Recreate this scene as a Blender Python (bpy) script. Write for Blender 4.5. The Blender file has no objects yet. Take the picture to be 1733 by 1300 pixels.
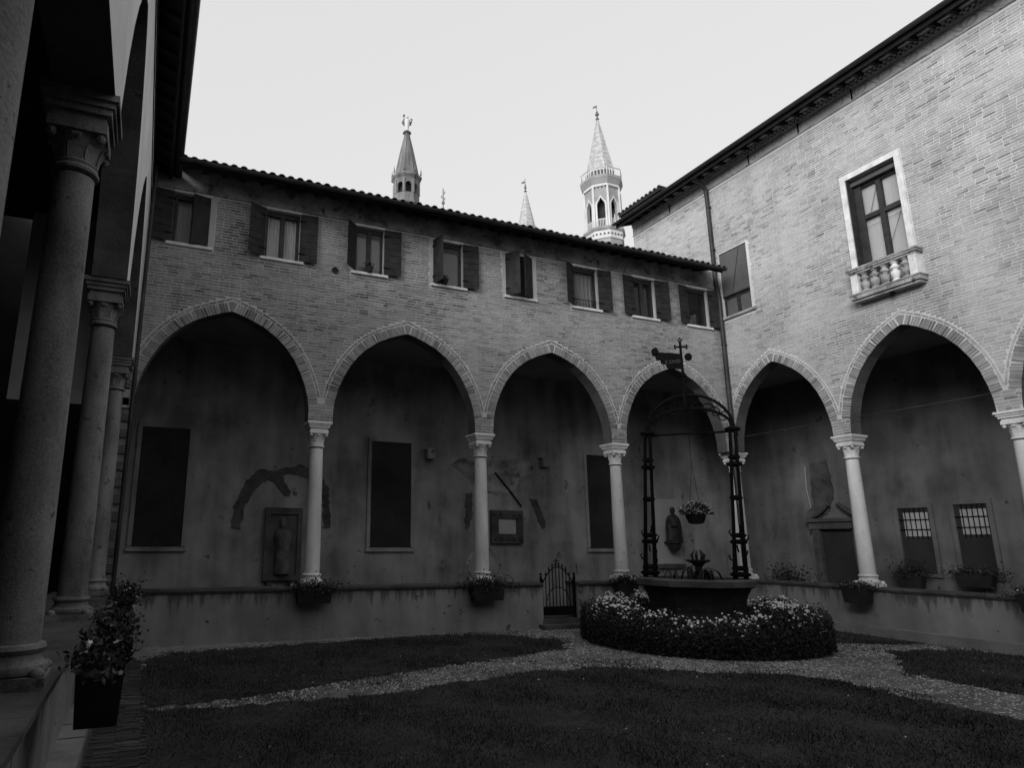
import bpy, bmesh, math, random
import numpy as np
from mathutils import Vector, Matrix
rnd = random.Random(7)
C = bpy.context.scene
COL = C.collection
R = math.radians

# ------------------------------------------------------------------ camera
H0 = 1.95
yaw, pit, rol = R(21.722), R(12.847), R(0.39)
fwd = Vector((math.sin(yaw) * math.cos(pit), math.cos(yaw) * math.cos(pit), math.sin(pit)))
rt = Vector((math.cos(yaw), -math.sin(yaw), 0)); up = rt.cross(fwd)
rt2 = rt * math.cos(rol) + up * math.sin(rol); up2 = up * math.cos(rol) - rt * math.sin(rol)
cd = bpy.data.cameras.new('camera'); cam = bpy.data.objects.new('camera', cd); COL.objects.link(cam)
m = Matrix((rt2, up2, -fwd)).transposed().to_4x4(); m.translation = Vector((0, 0, H0))
cam.matrix_world = m
cd.sensor_width = 36; cd.lens = 23.30; cd.shift_x = 0.0942; cd.shift_y = 0.0070
cd.clip_start = 0.05; cd.clip_end = 500
C.camera = cam

def px(p):          # where a world point falls in the frame (used only to rank pieces by size and drop unseen ones)
    d = Vector(p) - Vector((0, 0, H0)); z = d.dot(fwd)
    if z < .1: return None
    return (703.2 + 1121.7 * d.dot(rt2) / z, 662.1 - 1121.7 * d.dot(up2) / z, z)
def inframe(p, mgn=20):
    q = px(p)
    return q is not None and -mgn < q[0] < 1733 + mgn and -mgn < q[1] < 1300 + mgn

# ------------------------------------------------------------------ sky, sun, exposure
SUN_EL, SUN_AZ = R(14), R(239)      # compass style: azimuth clockwise from +Y
w = bpy.data.worlds.new('World'); C.world = w; w.use_nodes = True
nt = w.node_tree; nt.nodes.clear()
sky = nt.nodes.new('ShaderNodeTexSky'); sky.sky_type = 'NISHITA'; sky.sun_disc = False
sky.sun_elevation = SUN_EL; sky.sun_rotation = SUN_AZ; sky.air_density = 1.0; sky.dust_density = 4.0
bw = nt.nodes.new('ShaderNodeRGBToBW')
pw = nt.nodes.new('ShaderNodeMath'); pw.operation = 'POWER'; pw.inputs[1].default_value = 0.12   # thin even cloud levels the sky
ml = nt.nodes.new('ShaderNodeMath'); ml.operation = 'MULTIPLY'; ml.inputs[1].default_value = 7.48
bg = nt.nodes.new('ShaderNodeBackground'); bg.inputs[1].default_value = 0.1
wo = nt.nodes.new('ShaderNodeOutputWorld')
nt.links.new(sky.outputs[0], bw.inputs[0]); nt.links.new(bw.outputs[0], pw.inputs[0]); nt.links.new(pw.outputs[0], ml.inputs[0])
nt.links.new(ml.outputs[0], bg.inputs[0]); nt.links.new(bg.outputs[0], wo.inputs[0])
sl = bpy.data.lights.new('sun', 'SUN'); sl.energy = 3.3; sl.angle = R(38); sl.color = (1, 1, 1)
so = bpy.data.objects.new('sun', sl); COL.objects.link(so)
sdir = Vector((math.sin(SUN_AZ) * math.cos(SUN_EL), math.cos(SUN_AZ) * math.cos(SUN_EL), math.sin(SUN_EL)))
so.rotation_euler = sdir.to_track_quat('Z', 'Y').to_euler()
C.view_settings.view_transform = 'Standard'; C.view_settings.look = 'None'
C.view_settings.exposure = 0; C.view_settings.gamma = 1; C.view_settings.use_curve_mapping = False
C.render.engine = 'CYCLES'
C.cycles.max_bounces = 8; C.cycles.diffuse_bounces = 5; C.cycles.transparent_max_bounces = 16

# ------------------------------------------------------------------ materials
class N:
    def __init__(s, name):
        s.m = bpy.data.materials.new(name); s.m.use_nodes = True; s.t = s.m.node_tree
        s.b = s.t.nodes['Principled BSDF']; s.b.inputs['Specular IOR Level'].default_value = 0.25
    def n(s, typ, **k):
        o = s.t.nodes.new(typ)
        for a, b in k.items(): setattr(o, a, b)
        return o
    def l(s, a, b): s.t.links.new(a, b)
    def math(s, op, a, b=None, c=None):
        o = s.n('ShaderNodeMath', operation=op)
        for i, v in enumerate((a, b, c)):
            if v is None: continue
            if isinstance(v, (int, float)): o.inputs[i].default_value = v
            else: s.l(v, o.inputs[i])
        return o.outputs[0]
    def noise(s, scale, vec=None, detail=4, rough=.55, stretch=None):
        if vec is None: vec = s.n('ShaderNodeNewGeometry').outputs['Position']
        if stretch:
            mp = s.n('ShaderNodeMapping'); mp.inputs['Scale'].default_value = stretch; s.l(vec, mp.inputs[0]); vec = mp.outputs[0]
        o = s.n('ShaderNodeTexNoise'); o.inputs['Scale'].default_value = scale; o.inputs['Detail'].default_value = detail
        o.inputs['Roughness'].default_value = rough; s.l(vec, o.inputs['Vector']); return o.outputs['Fac']
    def ramp(s, f, stops):
        o = s.n('ShaderNodeValToRGB'); e = o.color_ramp.elements
        while len(e) < len(stops): e.new(.5)
        for i, (p, v) in enumerate(stops): e[i].position = p; e[i].color = (v, v, v, 1)
        s.l(f, o.inputs[0]); return o.outputs[0]
    def mix(s, f, a, b):
        o = s.n('ShaderNodeMix', data_type='FLOAT')
        for i, v in ((0, f), (2, a), (3, b)):
            if isinstance(v, (int, float)): o.inputs[i].default_value = v
            else: s.l(v, o.inputs[i])
        return o.outputs[0]
    def col(s, v):
        if isinstance(v, (int, float)): s.b.inputs['Base Color'].default_value = (v, v, v, 1)
        else: s.l(v, s.b.inputs['Base Color'])
    def bump(s, f, strength=.3, dist=.01):
        o = s.n('ShaderNodeBump'); o.inputs['Strength'].default_value = strength; o.inputs['Distance'].default_value = dist
        s.l(f, o.inputs['Height']); s.l(o.outputs[0], s.b.inputs['Normal'])
    def rough(s, v):
        s.b.inputs['Roughness'].default_value = v

def mat(name, lo, hi, scale=3, fine=40, bump=.3, rough=.85, metal=0, stretch=None, spots=None):
    q = N(name); big = q.noise(scale, detail=6, stretch=stretch); small = q.noise(fine, detail=3)
    f = q.math('ADD', q.math('MULTIPLY', big, .75), q.math('MULTIPLY', small, .25))
    c = q.ramp(f, [(.36, lo), (.62, hi)])
    if spots:
        sp = q.ramp(q.noise(spots[0], detail=5, rough=.7), [(spots[1], 0), (spots[1] + .06, 1)])
        c = q.mix(sp, c, spots[2])
    q.col(c); q.bump(q.math('ADD', small, q.math('MULTIPLY', big, .6)), bump, .012); q.rough(rough)
    q.b.inputs['Metallic'].default_value = metal
    return q.m

def brick_mat(name, lo, hi, dark, patch, darkfrac=.14, wash=.55):
    q = N(name)
    isl = q.n('ShaderNodeNewGeometry').outputs['Random Per Island']; ob = q.n('ShaderNodeObjectInfo').outputs['Random']
    t = q.math('FRACT', q.math('ADD', isl, ob))
    c = q.ramp(t, [(0, dark), (darkfrac, lo * .85), (darkfrac + .05, lo), (1, hi)])
    w_ = q.ramp(q.noise(.9, detail=6, rough=.65), [(.40, 0), (.60, wash)])
    c = q.mix(w_, c, patch)
    fine = q.noise(60, detail=3)
    c = q.math('MULTIPLY', c, q.ramp(fine, [(.3, .82), (.7, 1.12)]))
    c = q.math('MULTIPLY', c, q.ramp(q.noise(.5, detail=7, rough=.65), [(.33, .74), (.62, 1.08)]))
    streak = q.noise(1.6, detail=6, rough=.65, stretch=(1, 1, .09)); c = q.math('MULTIPLY', c, q.ramp(streak, [(.30, .78), (.5, 1.0)]))
    q.col(c); q.bump(fine, .5, .006); q.rough(.9); return q.m

M = {}
M['brick'] = brick_mat('old_brick', .20, .31, .10, .37, .20, .65)
M['brick_pale'] = brick_mat('pale_old_brick', .29, .41, .15, .47, .15, .65)
M['voussoir'] = brick_mat('arch_voussoir_brick', .17, .33, .10, .32, .25, .6)
M['mortar'] = mat('lime_mortar', .42, .55, 1.2, 30, .5)
M['mortar_pale'] = mat('pale_lime_mortar', .50, .62, 1.2, 30, .5)
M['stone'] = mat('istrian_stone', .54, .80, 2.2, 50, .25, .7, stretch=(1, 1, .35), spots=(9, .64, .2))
M['white_stone'] = mat('white_trim_stone', .50, .76, 4, 40, .25, .75, spots=(6, .62, .36))
M['old_stone'] = mat('weathered_stone', .16, .42, 2.6, 30, .5, .85, spots=(7, .58, .07))
M['cap_stone'] = mat('parapet_cap_stone', .05, .12, 2, 30, .5, .85)
M['plaster_in'] = mat('arcade_plaster', .20, .40, .8, 12, .3, .95, spots=(1.6, .62, .14))
M['plaster_dark'] = mat('dark_fresco_fragment', .04, .11, 3, 25, .3, .95)
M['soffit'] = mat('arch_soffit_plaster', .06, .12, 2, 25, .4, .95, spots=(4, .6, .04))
M['figure_stone'] = mat('carved_figure_stone', .07, .17, 5, 30, .5, .9)
M['worn_stone'] = mat('worn_baluster_stone', .14, .42, 5, 30, .5, .9, spots=(9, .6, .08))
M['old_quoin'] = mat('dark_quoin_stone', .08, .16, 3, 30, .4, .9)
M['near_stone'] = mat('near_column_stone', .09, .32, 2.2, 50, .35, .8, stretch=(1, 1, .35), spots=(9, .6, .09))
M['arcade_floor'] = mat('arcade_floor_stone', .16, .26, 1.5, 20, .3, .8)
M['ceiling'] = mat('arcade_ceiling', .20, .28, 1, 20, .2, .95)
M['stucco'] = mat('window_stucco', .36, .46, 2, 40, .2, .9)
M['frieze'] = mat('stained_frieze', .10, .36, 1.7, 22, .3, .95, stretch=(1, 1, 1.6), spots=(3.5, .56, .08))
M['wood'] = mat('shutter_paint', .014, .034, 6, 60, .3, .7, stretch=(1, 1, 1))
M['frame'] = mat('window_frame_wood', .02, .04, 5, 40, .2, .6)
M['iron'] = mat('wrought_iron', .004, .009, 8, 70, .5, .85)
M['iron'].node_tree.nodes['Principled BSDF'].inputs['Specular IOR Level'].default_value = .08
M['pipe'] = mat('rain_pipe_metal', .02, .045, 3, 40, .2, .5)
M['tile'] = mat('roof_tile_clay', .05, .13, 4, 40, .5, .9)
M['eave_wood'] = mat('eave_timber', .012, .024, 4, 30, .3, .9)
M['curtain'] = mat('curtain_cloth', .74, .82, 3, 30, .1, .9, stretch=(5, 5, .3))
M['curtain_grey'] = mat('grey_curtain_cloth', .25, .36, 3, 30, .1, .9, stretch=(5, 5, .3))
M['blind'] = mat('roller_blind', .07, .10, 2, 40, .1, .8)
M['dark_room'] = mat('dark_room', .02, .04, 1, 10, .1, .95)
M['bronze'] = mat('dark_bronze', .02, .04, 5, 40, .3, .5)
M['soil'] = mat('soil', .02, .04, 10, 60, .5, .95)
M['lawn_soil'] = mat('lawn_ground', .02, .045, 2, 30, .6, .95)
M['gravel'] = mat('gravel_bed', .07, .20, 3, 120, .9, .95)
M['pebble'] = None
M['paving'] = brick_mat('paving_brick', .055, .12, .03, .05, .2, .7)
M['slab'] = mat('kerb_slab_stone', .16, .26, 3, 40, .3, .8)
M['lead'] = mat('spire_lead_plates', .30, .50, 2.5, 14, .2, .6)
M['tower_white'] = mat('tower_white_stone', .46, .60, .8, 6, .2, .8)
M['tower_brick'] = mat('tower_brick', .22, .32, .9, 9, .3, .9)
M['tower_grey'] = mat('tower_grey_stone', .08, .22, .6, 7, .4, .9, stretch=(2, 2, .25))
M['tower_dark'] = mat('tower_dark_stone', .10, .16, 1, 8, .3, .9)  # plain dark stone tone for corbels and finials
M['pot'] = mat('planter_clay', .012, .028, 4, 40, .3, .8)

def rand_mat(name, lo, hi, rough=.7, trans=0):
    q = N(name); isl = q.n('ShaderNodeNewGeometry').outputs['Random Per Island']
    q.col(q.ramp(isl, [(0, lo), (1, hi)])); q.rough(rough); return q.m
M['pebble'] = rand_mat('pebble_stone', .14, .55, .9)
M['leaf'] = rand_mat('leaf_green', .02, .06, .7)
M['petal'] = rand_mat('white_petal', .45, .78, .7)
M['petal_mid'] = rand_mat('pink_petal', .10, .35, .7)
def grass_mat():
    q = N('grass_blade'); isl = q.n('ShaderNodeNewGeometry').outputs['Random Per Island']
    q.col(q.math('MULTIPLY', q.ramp(isl, [(0, .025), (1, .09)]), q.ramp(q.noise(.9, detail=5), [(.35, .6), (.65, 1.35)]))); q.rough(.9); return q.m
M['grass'] = grass_mat()

def plaster_wall(name, lo, hi, chip, stain=.75):
    q = N(name)
    big = q.noise(.7, detail=7, rough=.6); drip = q.noise(2.2, detail=5, stretch=(1, 1, .16)); small = q.noise(45, detail=3)
    c = q.ramp(q.math('ADD', q.math('MULTIPLY', big, .6), q.math('MULTIPLY', drip, .4)), [(.38, lo), (.60, hi)])
    chips = q.ramp(q.noise(3.1, detail=6, rough=.72), [(.635, 0), (.665, 1)])
    c = q.mix(chips, c, chip)
    # rain stains that start under the cap and run down unevenly
    z = q.n('ShaderNodeSeparateXYZ'); q.l(q.n('ShaderNodeNewGeometry').outputs['Position'], z.inputs[0])
    hgt = q.math('SUBTRACT', 1.0, z.outputs[2])
    st = q.ramp(q.math('ADD', q.math('SUBTRACT', q.math('MULTIPLY', q.ramp(q.noise(5.5, detail=7, rough=.7, stretch=(1, 1, .07)), [(.42, 0), (.75, 1)]), .7), hgt), q.math('MULTIPLY', q.noise(14, detail=4), .14)), [(.02, 0), (.20, 1)])
    c = q.mix(q.math('MULTIPLY', st, stain), c, lo * .4)
    q.col(c); q.bump(q.math('SUBTRACT', q.math('MULTIPLY', small, .5), q.math('MULTIPLY', chips, .9)), .5, .015); q.rough(.95); return q.m
M['parapet'] = plaster_wall('parapet_plaster', .17, .31, .07)
M['near_shade'] = mat('near_shade_plaster', .025, .05, 1, 20, .3, .95)  # plaster darkened to stand in for the shade inside the near arcade
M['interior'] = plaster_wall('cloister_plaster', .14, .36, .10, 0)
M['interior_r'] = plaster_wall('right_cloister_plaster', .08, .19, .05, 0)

def scroll_frieze():
    q = N('scroll_painted_frieze')
    sp = q.n('ShaderNodeSeparateXYZ'); q.l(q.n('ShaderNodeNewGeometry').outputs['Position'], sp.inputs[0])
    u = q.math('SUBTRACT', q.math('FRACT', q.math('MULTIPLY', sp.outputs[1], 1.7)), .5)
    v = q.math('MULTIPLY', q.math('SUBTRACT', sp.outputs[2], 12.81), 2.4)
    r = q.math('SQRT', q.math('ADD', q.math('MULTIPLY', u, u), q.math('MULTIPLY', v, v)))
    r = q.math('ADD', r, q.math('MULTIPLY', q.math('SUBTRACT', q.noise(6), .5), .12))
    a = q.ramp(q.math('ABSOLUTE', q.math('SUBTRACT', r, .26)), [(.03, 1), (.06, 0)])
    wv = q.math('ABSOLUTE', q.math('SUBTRACT', v, q.math('MULTIPLY', q.math('SINE', q.math('MULTIPLY', sp.outputs[1], 10.68)), .28)))
    b = q.ramp(wv, [(.03, 1), (.07, 0)])
    base = q.ramp(q.noise(2, detail=6), [(.35, .36), (.65, .5)])
    mk = q.math('MULTIPLY', q.math('MAXIMUM', a, b), q.ramp(q.noise(1.3), [(.4, .15), (.6, .75)]))
    q.col(q.mix(mk, base, .2)); q.rough(.9); return q.m
M['scroll'] = scroll_frieze()

def glass_mat(name, tint, alpha):
    q = N(name); q.b.inputs['Base Color'].default_value = (tint, tint, tint, 1); q.rough(.06)
    q.b.inputs['Specular IOR Level'].default_value = .6; q.b.inputs['Alpha'].default_value = alpha
    return q.m
M['glass'] = glass_mat('window_glass', .06, .18)
M['glass_dark'] = glass_mat('dark_glass', .02, .8)
M['glass_grey'] = glass_mat('reflecting_glass', .13, .8)

# ------------------------------------------------------------------ mesh builder
ID = Matrix.Identity(4)
class MB:
    def __init__(s): s.v = []; s.f = []; s.mi = []; s.cur = 0
    def poly(s, pts):
        i = len(s.v); s.v += [tuple(p) for p in pts]; s.f.append(tuple(range(i, i + len(pts)))); s.mi.append(s.cur)
    def box(s, x0, x1, y0, y1, z0, z1, T=None, skip=()):
        P = [Vector(p) for p in ((x0, y0, z0), (x1, y0, z0), (x1, y1, z0), (x0, y1, z0), (x0, y0, z1), (x1, y0, z1), (x1, y1, z1), (x0, y1, z1))]
        if T is not None: P = [T @ p for p in P]
        i = len(s.v); s.v += [tuple(p) for p in P]
        for k, f in enumerate(((0, 3, 2, 1), (4, 5, 6, 7), (0, 1, 5, 4), (1, 2, 6, 5), (2, 3, 7, 6), (3, 0, 4, 7))):
            if k in skip: continue
            s.f.append(tuple(i + a for a in f)); s.mi.append(s.cur)
    def lathe(s, prof, n=16, c=(0, 0, 0), T=None, cap=True, rot=0):
        i = len(s.v); T = T or ID; c = Vector(c)
        for r, z in prof:
            for k in range(n):
                a = 2 * math.pi * k / n + rot; s.v.append(tuple(T @ (c + Vector((r * math.cos(a), r * math.sin(a), z)))))
        for j in range(len(prof) - 1):
            for k in range(n):
                a, b = i + j * n + k, i + j * n + (k + 1) % n
                s.f.append((a, b, b + n, a + n)); s.mi.append(s.cur)
        if cap:
            s.f.append(tuple(i + k for k in range(n))[::-1]); s.mi.append(s.cur)
            e = i + (len(prof) - 1) * n; s.f.append(tuple(e + k for k in range(n))); s.mi.append(s.cur)
    def tube(s, pts, r, n=6, closed=False):
        pts = [Vector(p) for p in pts]; rs = r if isinstance(r, (list, tuple)) else [r] * len(pts)
        i = len(s.v); L = len(pts); prev = None
        for j, p in enumerate(pts):
            if closed: t = pts[(j + 1) % L] - pts[j - 1]
            else: t = pts[min(j + 1, L - 1)] - pts[max(j - 1, 0)]
            t.normalize()
            if prev is None: a = t.cross(Vector((0, 0, 1)) if abs(t.z) < .9 else Vector((1, 0, 0)))
            else: a = prev - t * prev.dot(t)
            a.normalize(); prev = a; b = t.cross(a)
            for k in range(n):
                g = 2 * math.pi * k / n; s.v.append(tuple(p + (a * math.cos(g) + b * math.sin(g)) * rs[j]))
        for j in range(L if closed else L - 1):
            for k in range(n):
                a0 = i + j * n + k; a1 = i + j * n + (k + 1) % n; b0 = i + ((j + 1) % L) * n + k; b1 = i + ((j + 1) % L) * n + (k + 1) % n
                s.f.append((a0, a1, b1, b0)); s.mi.append(s.cur)
        if not closed:
            s.f.append(tuple(i + k for k in range(n))[::-1]); s.mi.append(s.cur)
            s.f.append(tuple(i + (L - 1) * n + k for k in range(n))); s.mi.append(s.cur)
    def prism(s, pts, f0, f1):       # outline (a,b) extruded between two mappings
        a = [f0(*p) for p in pts]; b = [f1(*p) for p in pts]
        s.poly(a); s.poly(b[::-1]); n = len(pts)
        for k in range(n): s.poly((a[k], b[k], b[(k + 1) % n], a[(k + 1) % n]))
    def ball(s, c, r, n=8, m_=5, sc=(1, 1, 1), T=None):
        prof = [(max(r * math.sin(math.pi * j / m_), .0005) * sc[0], -r * math.cos(math.pi * j / m_) * sc[2]) for j in range(m_ + 1)]
        s.lathe(prof, n, c, T)
    def mesh(s, name, mats, smooth=False, weld=False):
        me = bpy.data.meshes.new(name); me.from_pydata(s.v, [], s.f)
        for m_ in (mats if isinstance(mats, (list, tuple)) else [mats]): me.materials.append(m_)
        if any(s.mi): me.polygons.foreach_set('material_index', s.mi)
        if weld or smooth:
            bm = bmesh.new(); bm.from_mesh(me); bmesh.ops.remove_doubles(bm, verts=bm.verts, dist=1e-5)
            bmesh.ops.recalc_face_normals(bm, faces=bm.faces); bm.to_mesh(me); bm.free()
        if smooth: me.shade_smooth() if hasattr(me, 'shade_smooth') else None; 
        if smooth:
            try: me.set_sharp_from_angle(angle=R(40))
            except Exception: pass
        me.update(); return me
    def build(s, name, mats, parent=None, smooth=False, kind=None, weld=False):
        return link(name, s.mesh(name, mats, smooth, weld), parent, kind)

def link(name, me, parent=None, kind=None, loc=None):
    o = bpy.data.objects.new(name, me); COL.objects.link(o)
    if parent is not None:
        o.parent = parent
        if 'world' in parent: o.matrix_parent_inverse = Matrix.Translation(parent.location).inverted()
    if loc is not None: o.location = loc
    if kind: o['kind'] = kind
    return o
def structure(o): o['kind'] = 'structure'; return o
def tag(o, label, cat, group=None):
    o['label'] = label; o['category'] = cat
    if group: o['group'] = group
    return o
def thing(name, label, cat, loc, group=None, world=True):
    """an Empty at the thing's base; world=True means that its parts are modelled in world coordinates"""
    o = bpy.data.objects.new(name, None); COL.objects.link(o); o.location = loc; o.empty_display_size = .2
    if world: o['world'] = 1
    return tag(o, label, cat, group)
def copy_tree(src, parent=None, loc=None):
    kids = [k for k in src.children]
    o = src.copy(); COL.objects.link(o)
    if parent is not None: o.parent = parent
    if loc is not None: o.location = loc
    for k in kids: copy_tree(k, o)
    return o
def instance_many(name, me, parent, locs):
    for p in locs: link(name, me, parent, loc=p)

# ------------------------------------------------------------------ plane mappings  (u along the wall, z up, d out into the court)
FY, RX, LX = 14.0, 15.26, -0.50
far = lambda u, z, d=0.: (u, FY - d, z)
rgt = lambda u, z, d=0.: (RX - d, FY - u, z)         # u runs from the corner towards the camera
lft = lambda u, z, d=0.: (LX + d, u, z)

def mbox(mb, f, u0, u1, z0, z1, d0, d1):
    P = [Vector(f(*p)) for p in ((u0, z0, d0), (u1, z0, d0), (u1, z1, d0), (u0, z1, d0), (u0, z0, d1), (u1, z0, d1), (u1, z1, d1), (u0, z1, d1))]
    i = len(mb.v); mb.v += [tuple(p) for p in P]
    for q in ((0, 3, 2, 1), (4, 5, 6, 7), (0, 1, 5, 4), (1, 2, 6, 5), (2, 3, 7, 6), (3, 0, 4, 7)):
        mb.f.append(tuple(i + a for a in q)); mb.mi.append(mb.cur)

PF = [(0, 6.76), (.22, 6.69), (.45, 6.60), (.72, 6.47), (1.0, 6.27), (1.2, 6.07), (1.38, 5.83), (1.53, 5.55), (1.64, 5.28), (1.71, 5.02), (1.745, 4.78), (1.75, 4.5)]
PR_ = [(0, 6.77), (.15, 6.71), (.32, 6.62), (.6, 6.43), (.82, 6.23), (1.03, 5.97), (1.2, 5.68), (1.33, 5.36), (1.41, 5.05), (1.46, 4.77), (1.475, 4.5)]
PL = [(0, 8.0), (.22, 7.9), (.5, 7.7), (.8, 7.42), (1.1, 7.05), (1.35, 6.62), (1.55, 6.1), (1.66, 5.6), (1.69, 5.25)]
def full(pr): return [(-a, z) for a, z in pr[::-1]][:-1] + pr      # left springing, apex, right springing
def offset(pr, d):
    o = []
    for i, (a, z) in enumerate(pr):
        a0, z0 = pr[max(i - 1, 0)]; a1, z1 = pr[min(i + 1, len(pr) - 1)]
        t = Vector((a1 - a0, z1 - z0)).normalized(); n = Vector((-t.y, t.x))
        if i == 0: n = Vector((0, 1.15))
        o.append((a + n.x * d, z + n.y * d))
    o[0] = (0, o[0][1]); return o
def halfw(pr, z):
    if z >= pr[0][1]: return 0
    for (a0, z0), (a1, z1) in zip(pr, pr[1:]):
        if z1 <= z <= z0: return a0 + (a1 - a0) * (z0 - z) / (z0 - z1 + 1e-9)
    return pr[-1][0]

def facade(name, f, u0, u1, zs, zarch, ztop, centres, pr, openings, thick, mat_, parent, back=True):
    """masonry body: arches cut through, window openings cut in, with reveals and soffits"""
    mb = MB()
    zr = zarch
    for d in ((0, -thick) if back else (0,)):
        us = u0
        for c in centres:
            P = [(c + a, z) for a, z in full(pr)]
            if P[0][0] > us: mb.poly([f(us, zs, d), f(P[0][0], zs, d), f(P[0][0], zr, d), f(us, zr, d)])
            for (a0, b0), (a1, b1) in zip(P, P[1:]):
                mb.poly([f(a0, b0, d), f(a1, b1, d), f(a1, zr, d), f(a0, zr, d)])
            us = P[-1][0]
        if us < u1: mb.poly([f(us, zs, d), f(u1, zs, d), f(u1, zr, d), f(us, zr, d)])
    mb.cur = 1
    for c in centres:
        P = [(c + a, z) for a, z in full(pr)]
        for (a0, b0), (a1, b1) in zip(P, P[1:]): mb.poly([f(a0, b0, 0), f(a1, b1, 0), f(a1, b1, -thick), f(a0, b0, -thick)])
    us = u0
    for c in list(centres) + [None]:                      # undersides of the piers
        e = c - pr[-1][0] if c is not None else u1
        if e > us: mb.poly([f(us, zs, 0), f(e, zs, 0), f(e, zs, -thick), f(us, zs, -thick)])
        if c is not None: us = c + pr[-1][0]
    mb.cur = 0
    # upper wall
    U = sorted({u0, u1} | {o[0] for o in openings} | {o[1] for o in openings}); Z = sorted({zr, ztop} | {o[2] for o in openings} | {o[3] for o in openings})
    for a, b in zip(U, U[1:]):
        for c, e in zip(Z, Z[1:]):
            cu, cz = (a + b) / 2, (c + e) / 2
            if any(o[0] < cu < o[1] and o[2] < cz < o[3] for o in openings): continue
            mb.poly([f(a, c), f(b, c), f(b, e), f(a, e)])
    if back: mb.poly([f(u0, zr, -thick), f(u1, zr, -thick), f(u1, ztop, -thick), f(u0, ztop, -thick)])
    mb.cur = 1
    for a, b, c, e in openings:
        mb.cur = 0
        dd = -(thick + .08)
        for P in (((a, c), (a, e)), ((b, c), (b, e)), ((a, c), (b, c)), ((a, e), (b, e))):
            mb.poly([f(*P[0], 0), f(*P[1], 0), f(*P[1], dd), f(*P[0], dd)])
        mb.cur = 1; mb.poly([f(a, c, dd), f(b, c, dd), f(b, e, dd), f(a, e, dd)])
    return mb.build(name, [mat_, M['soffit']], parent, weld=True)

BL, BH, JT, JV = .222, .048, .018, .012
ZSP = 4.90      # below this height the piers are laid in plain courses, above it the arch rings start
def lay_bricks(f, u0, u1, z0, z1, centres, prof_out, prof_in, blocks, parent, mat_, vis):
    """running bond in real relief; the 300 that show largest become parts, the rest one joined part"""
    rr = random.Random(int(z0 * 100) + int(u1 * 10)); cand = []; rest = MB()
    z = z0; row = 0
    while z + BH < z1:
        zc = z + BH / 2; cuts = []
        for c in centres:
            h = max(halfw(prof_out, z), halfw(prof_out, z + BH))
            if z + BH < ZSP: h = halfw(prof_in, z)
            if h > 0: cuts.append((c - h, c + h))
        for a, b, c_, e in blocks:
            if c_ - .01 < z + BH and z < e + .01: cuts.append((a, b))
        cuts.sort(); iv = []; s = u0
        for a, b in cuts:
            if a > s: iv.append((s, a))
            s = max(s, b)
        if s < u1: iv.append((s, u1))
        off = (row % 2) * (BL + JV) / 2 + rr.uniform(-.03, .03)
        for a, b in iv:
            k = math.floor((a - u0 - off) / (BL + JV))
            x = u0 + off + k * (BL + JV)
            while x < b:
                L = BL if rr.random() > .22 else BL * .48
                p, q = max(x, a + .004), min(x + L, b - .004); x += L + JV
                if q - p < .035: continue
                dep = rr.uniform(.002, .009)
                if rr.random() < .03: dep = .0008
                if not vis(f((p + q) / 2, zc, 0)): continue
                if q - p > BL * .97: cand.append(((p + q) / 2, zc, dep))
                else: cand.append((None, (p, q, z, z + BH, dep)))
        z += BH + JT; row += 1
    fullb = [c for c in cand if c[0] is not None]
    fullb.sort(key=lambda c: px(f(c[0], c[1]))[2]); ind = fullb[:300]; others = fullb[300:]
    def emit(mb, p, q, a, b, dep):
        j = lambda s=.003: rr.uniform(-s, s)
        A = [f(p + j(), a + j(), dep), f(q + j(), a + j(), dep), f(q + j(), b + j(), dep), f(p + j(), b + j(), dep)]
        Bk = [f(p, a, -.012), f(q, a, -.012), f(q, b, -.012), f(p, b, -.012)]
        i = len(mb.v); mb.v += A + Bk
        for t in ((0, 1, 2, 3), (0, 4, 5, 1), (1, 5, 6, 2), (2, 6, 7, 3), (3, 7, 4, 0)): mb.f.append(tuple(i + k for k in t)); mb.mi.append(0)
    for u, zc, dep in others: emit(rest, u - BL / 2, u + BL / 2, zc - BH / 2, zc + BH / 2, dep)
    for c in cand:
        if c[0] is None: emit(rest, *c[1])
    rest.build('brick_facing', mat_, parent, kind='stuff')
    shapes = []
    for v in range(6):
        mb = MB(); o = Vector(f(0, 0, 0)); g = lambda u, z, d, o=o: tuple(Vector(f(u, z, d)) - o)
        i = [g(-BL / 2 + rr.uniform(-.004, .004), -BH / 2 + rr.uniform(-.003, .003), .0), g(BL / 2, -BH / 2 + rr.uniform(-.003, .003), .0), g(BL / 2 + rr.uniform(-.004, .004), BH / 2, 0), g(-BL / 2, BH / 2 + rr.uniform(-.003, .003), 0)]
        bk = [g(-BL / 2, -BH / 2, -.02), g(BL / 2, -BH / 2, -.02), g(BL / 2, BH / 2, -.02), g(-BL / 2, BH / 2, -.02)]
        mb.v = i + bk; mb.f = [(0, 1, 2, 3), (0, 4, 5, 1), (1, 5, 6, 2), (2, 6, 7, 3), (3, 7, 4, 0), (7, 6, 5, 4)]; mb.mi = [0] * 6
        shapes.append(mb.mesh('brick', mat_))
    for k, (u, zc, dep) in enumerate(ind): link('brick', shapes[k % 6], parent, loc=Vector(f(u, zc, dep)))

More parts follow.
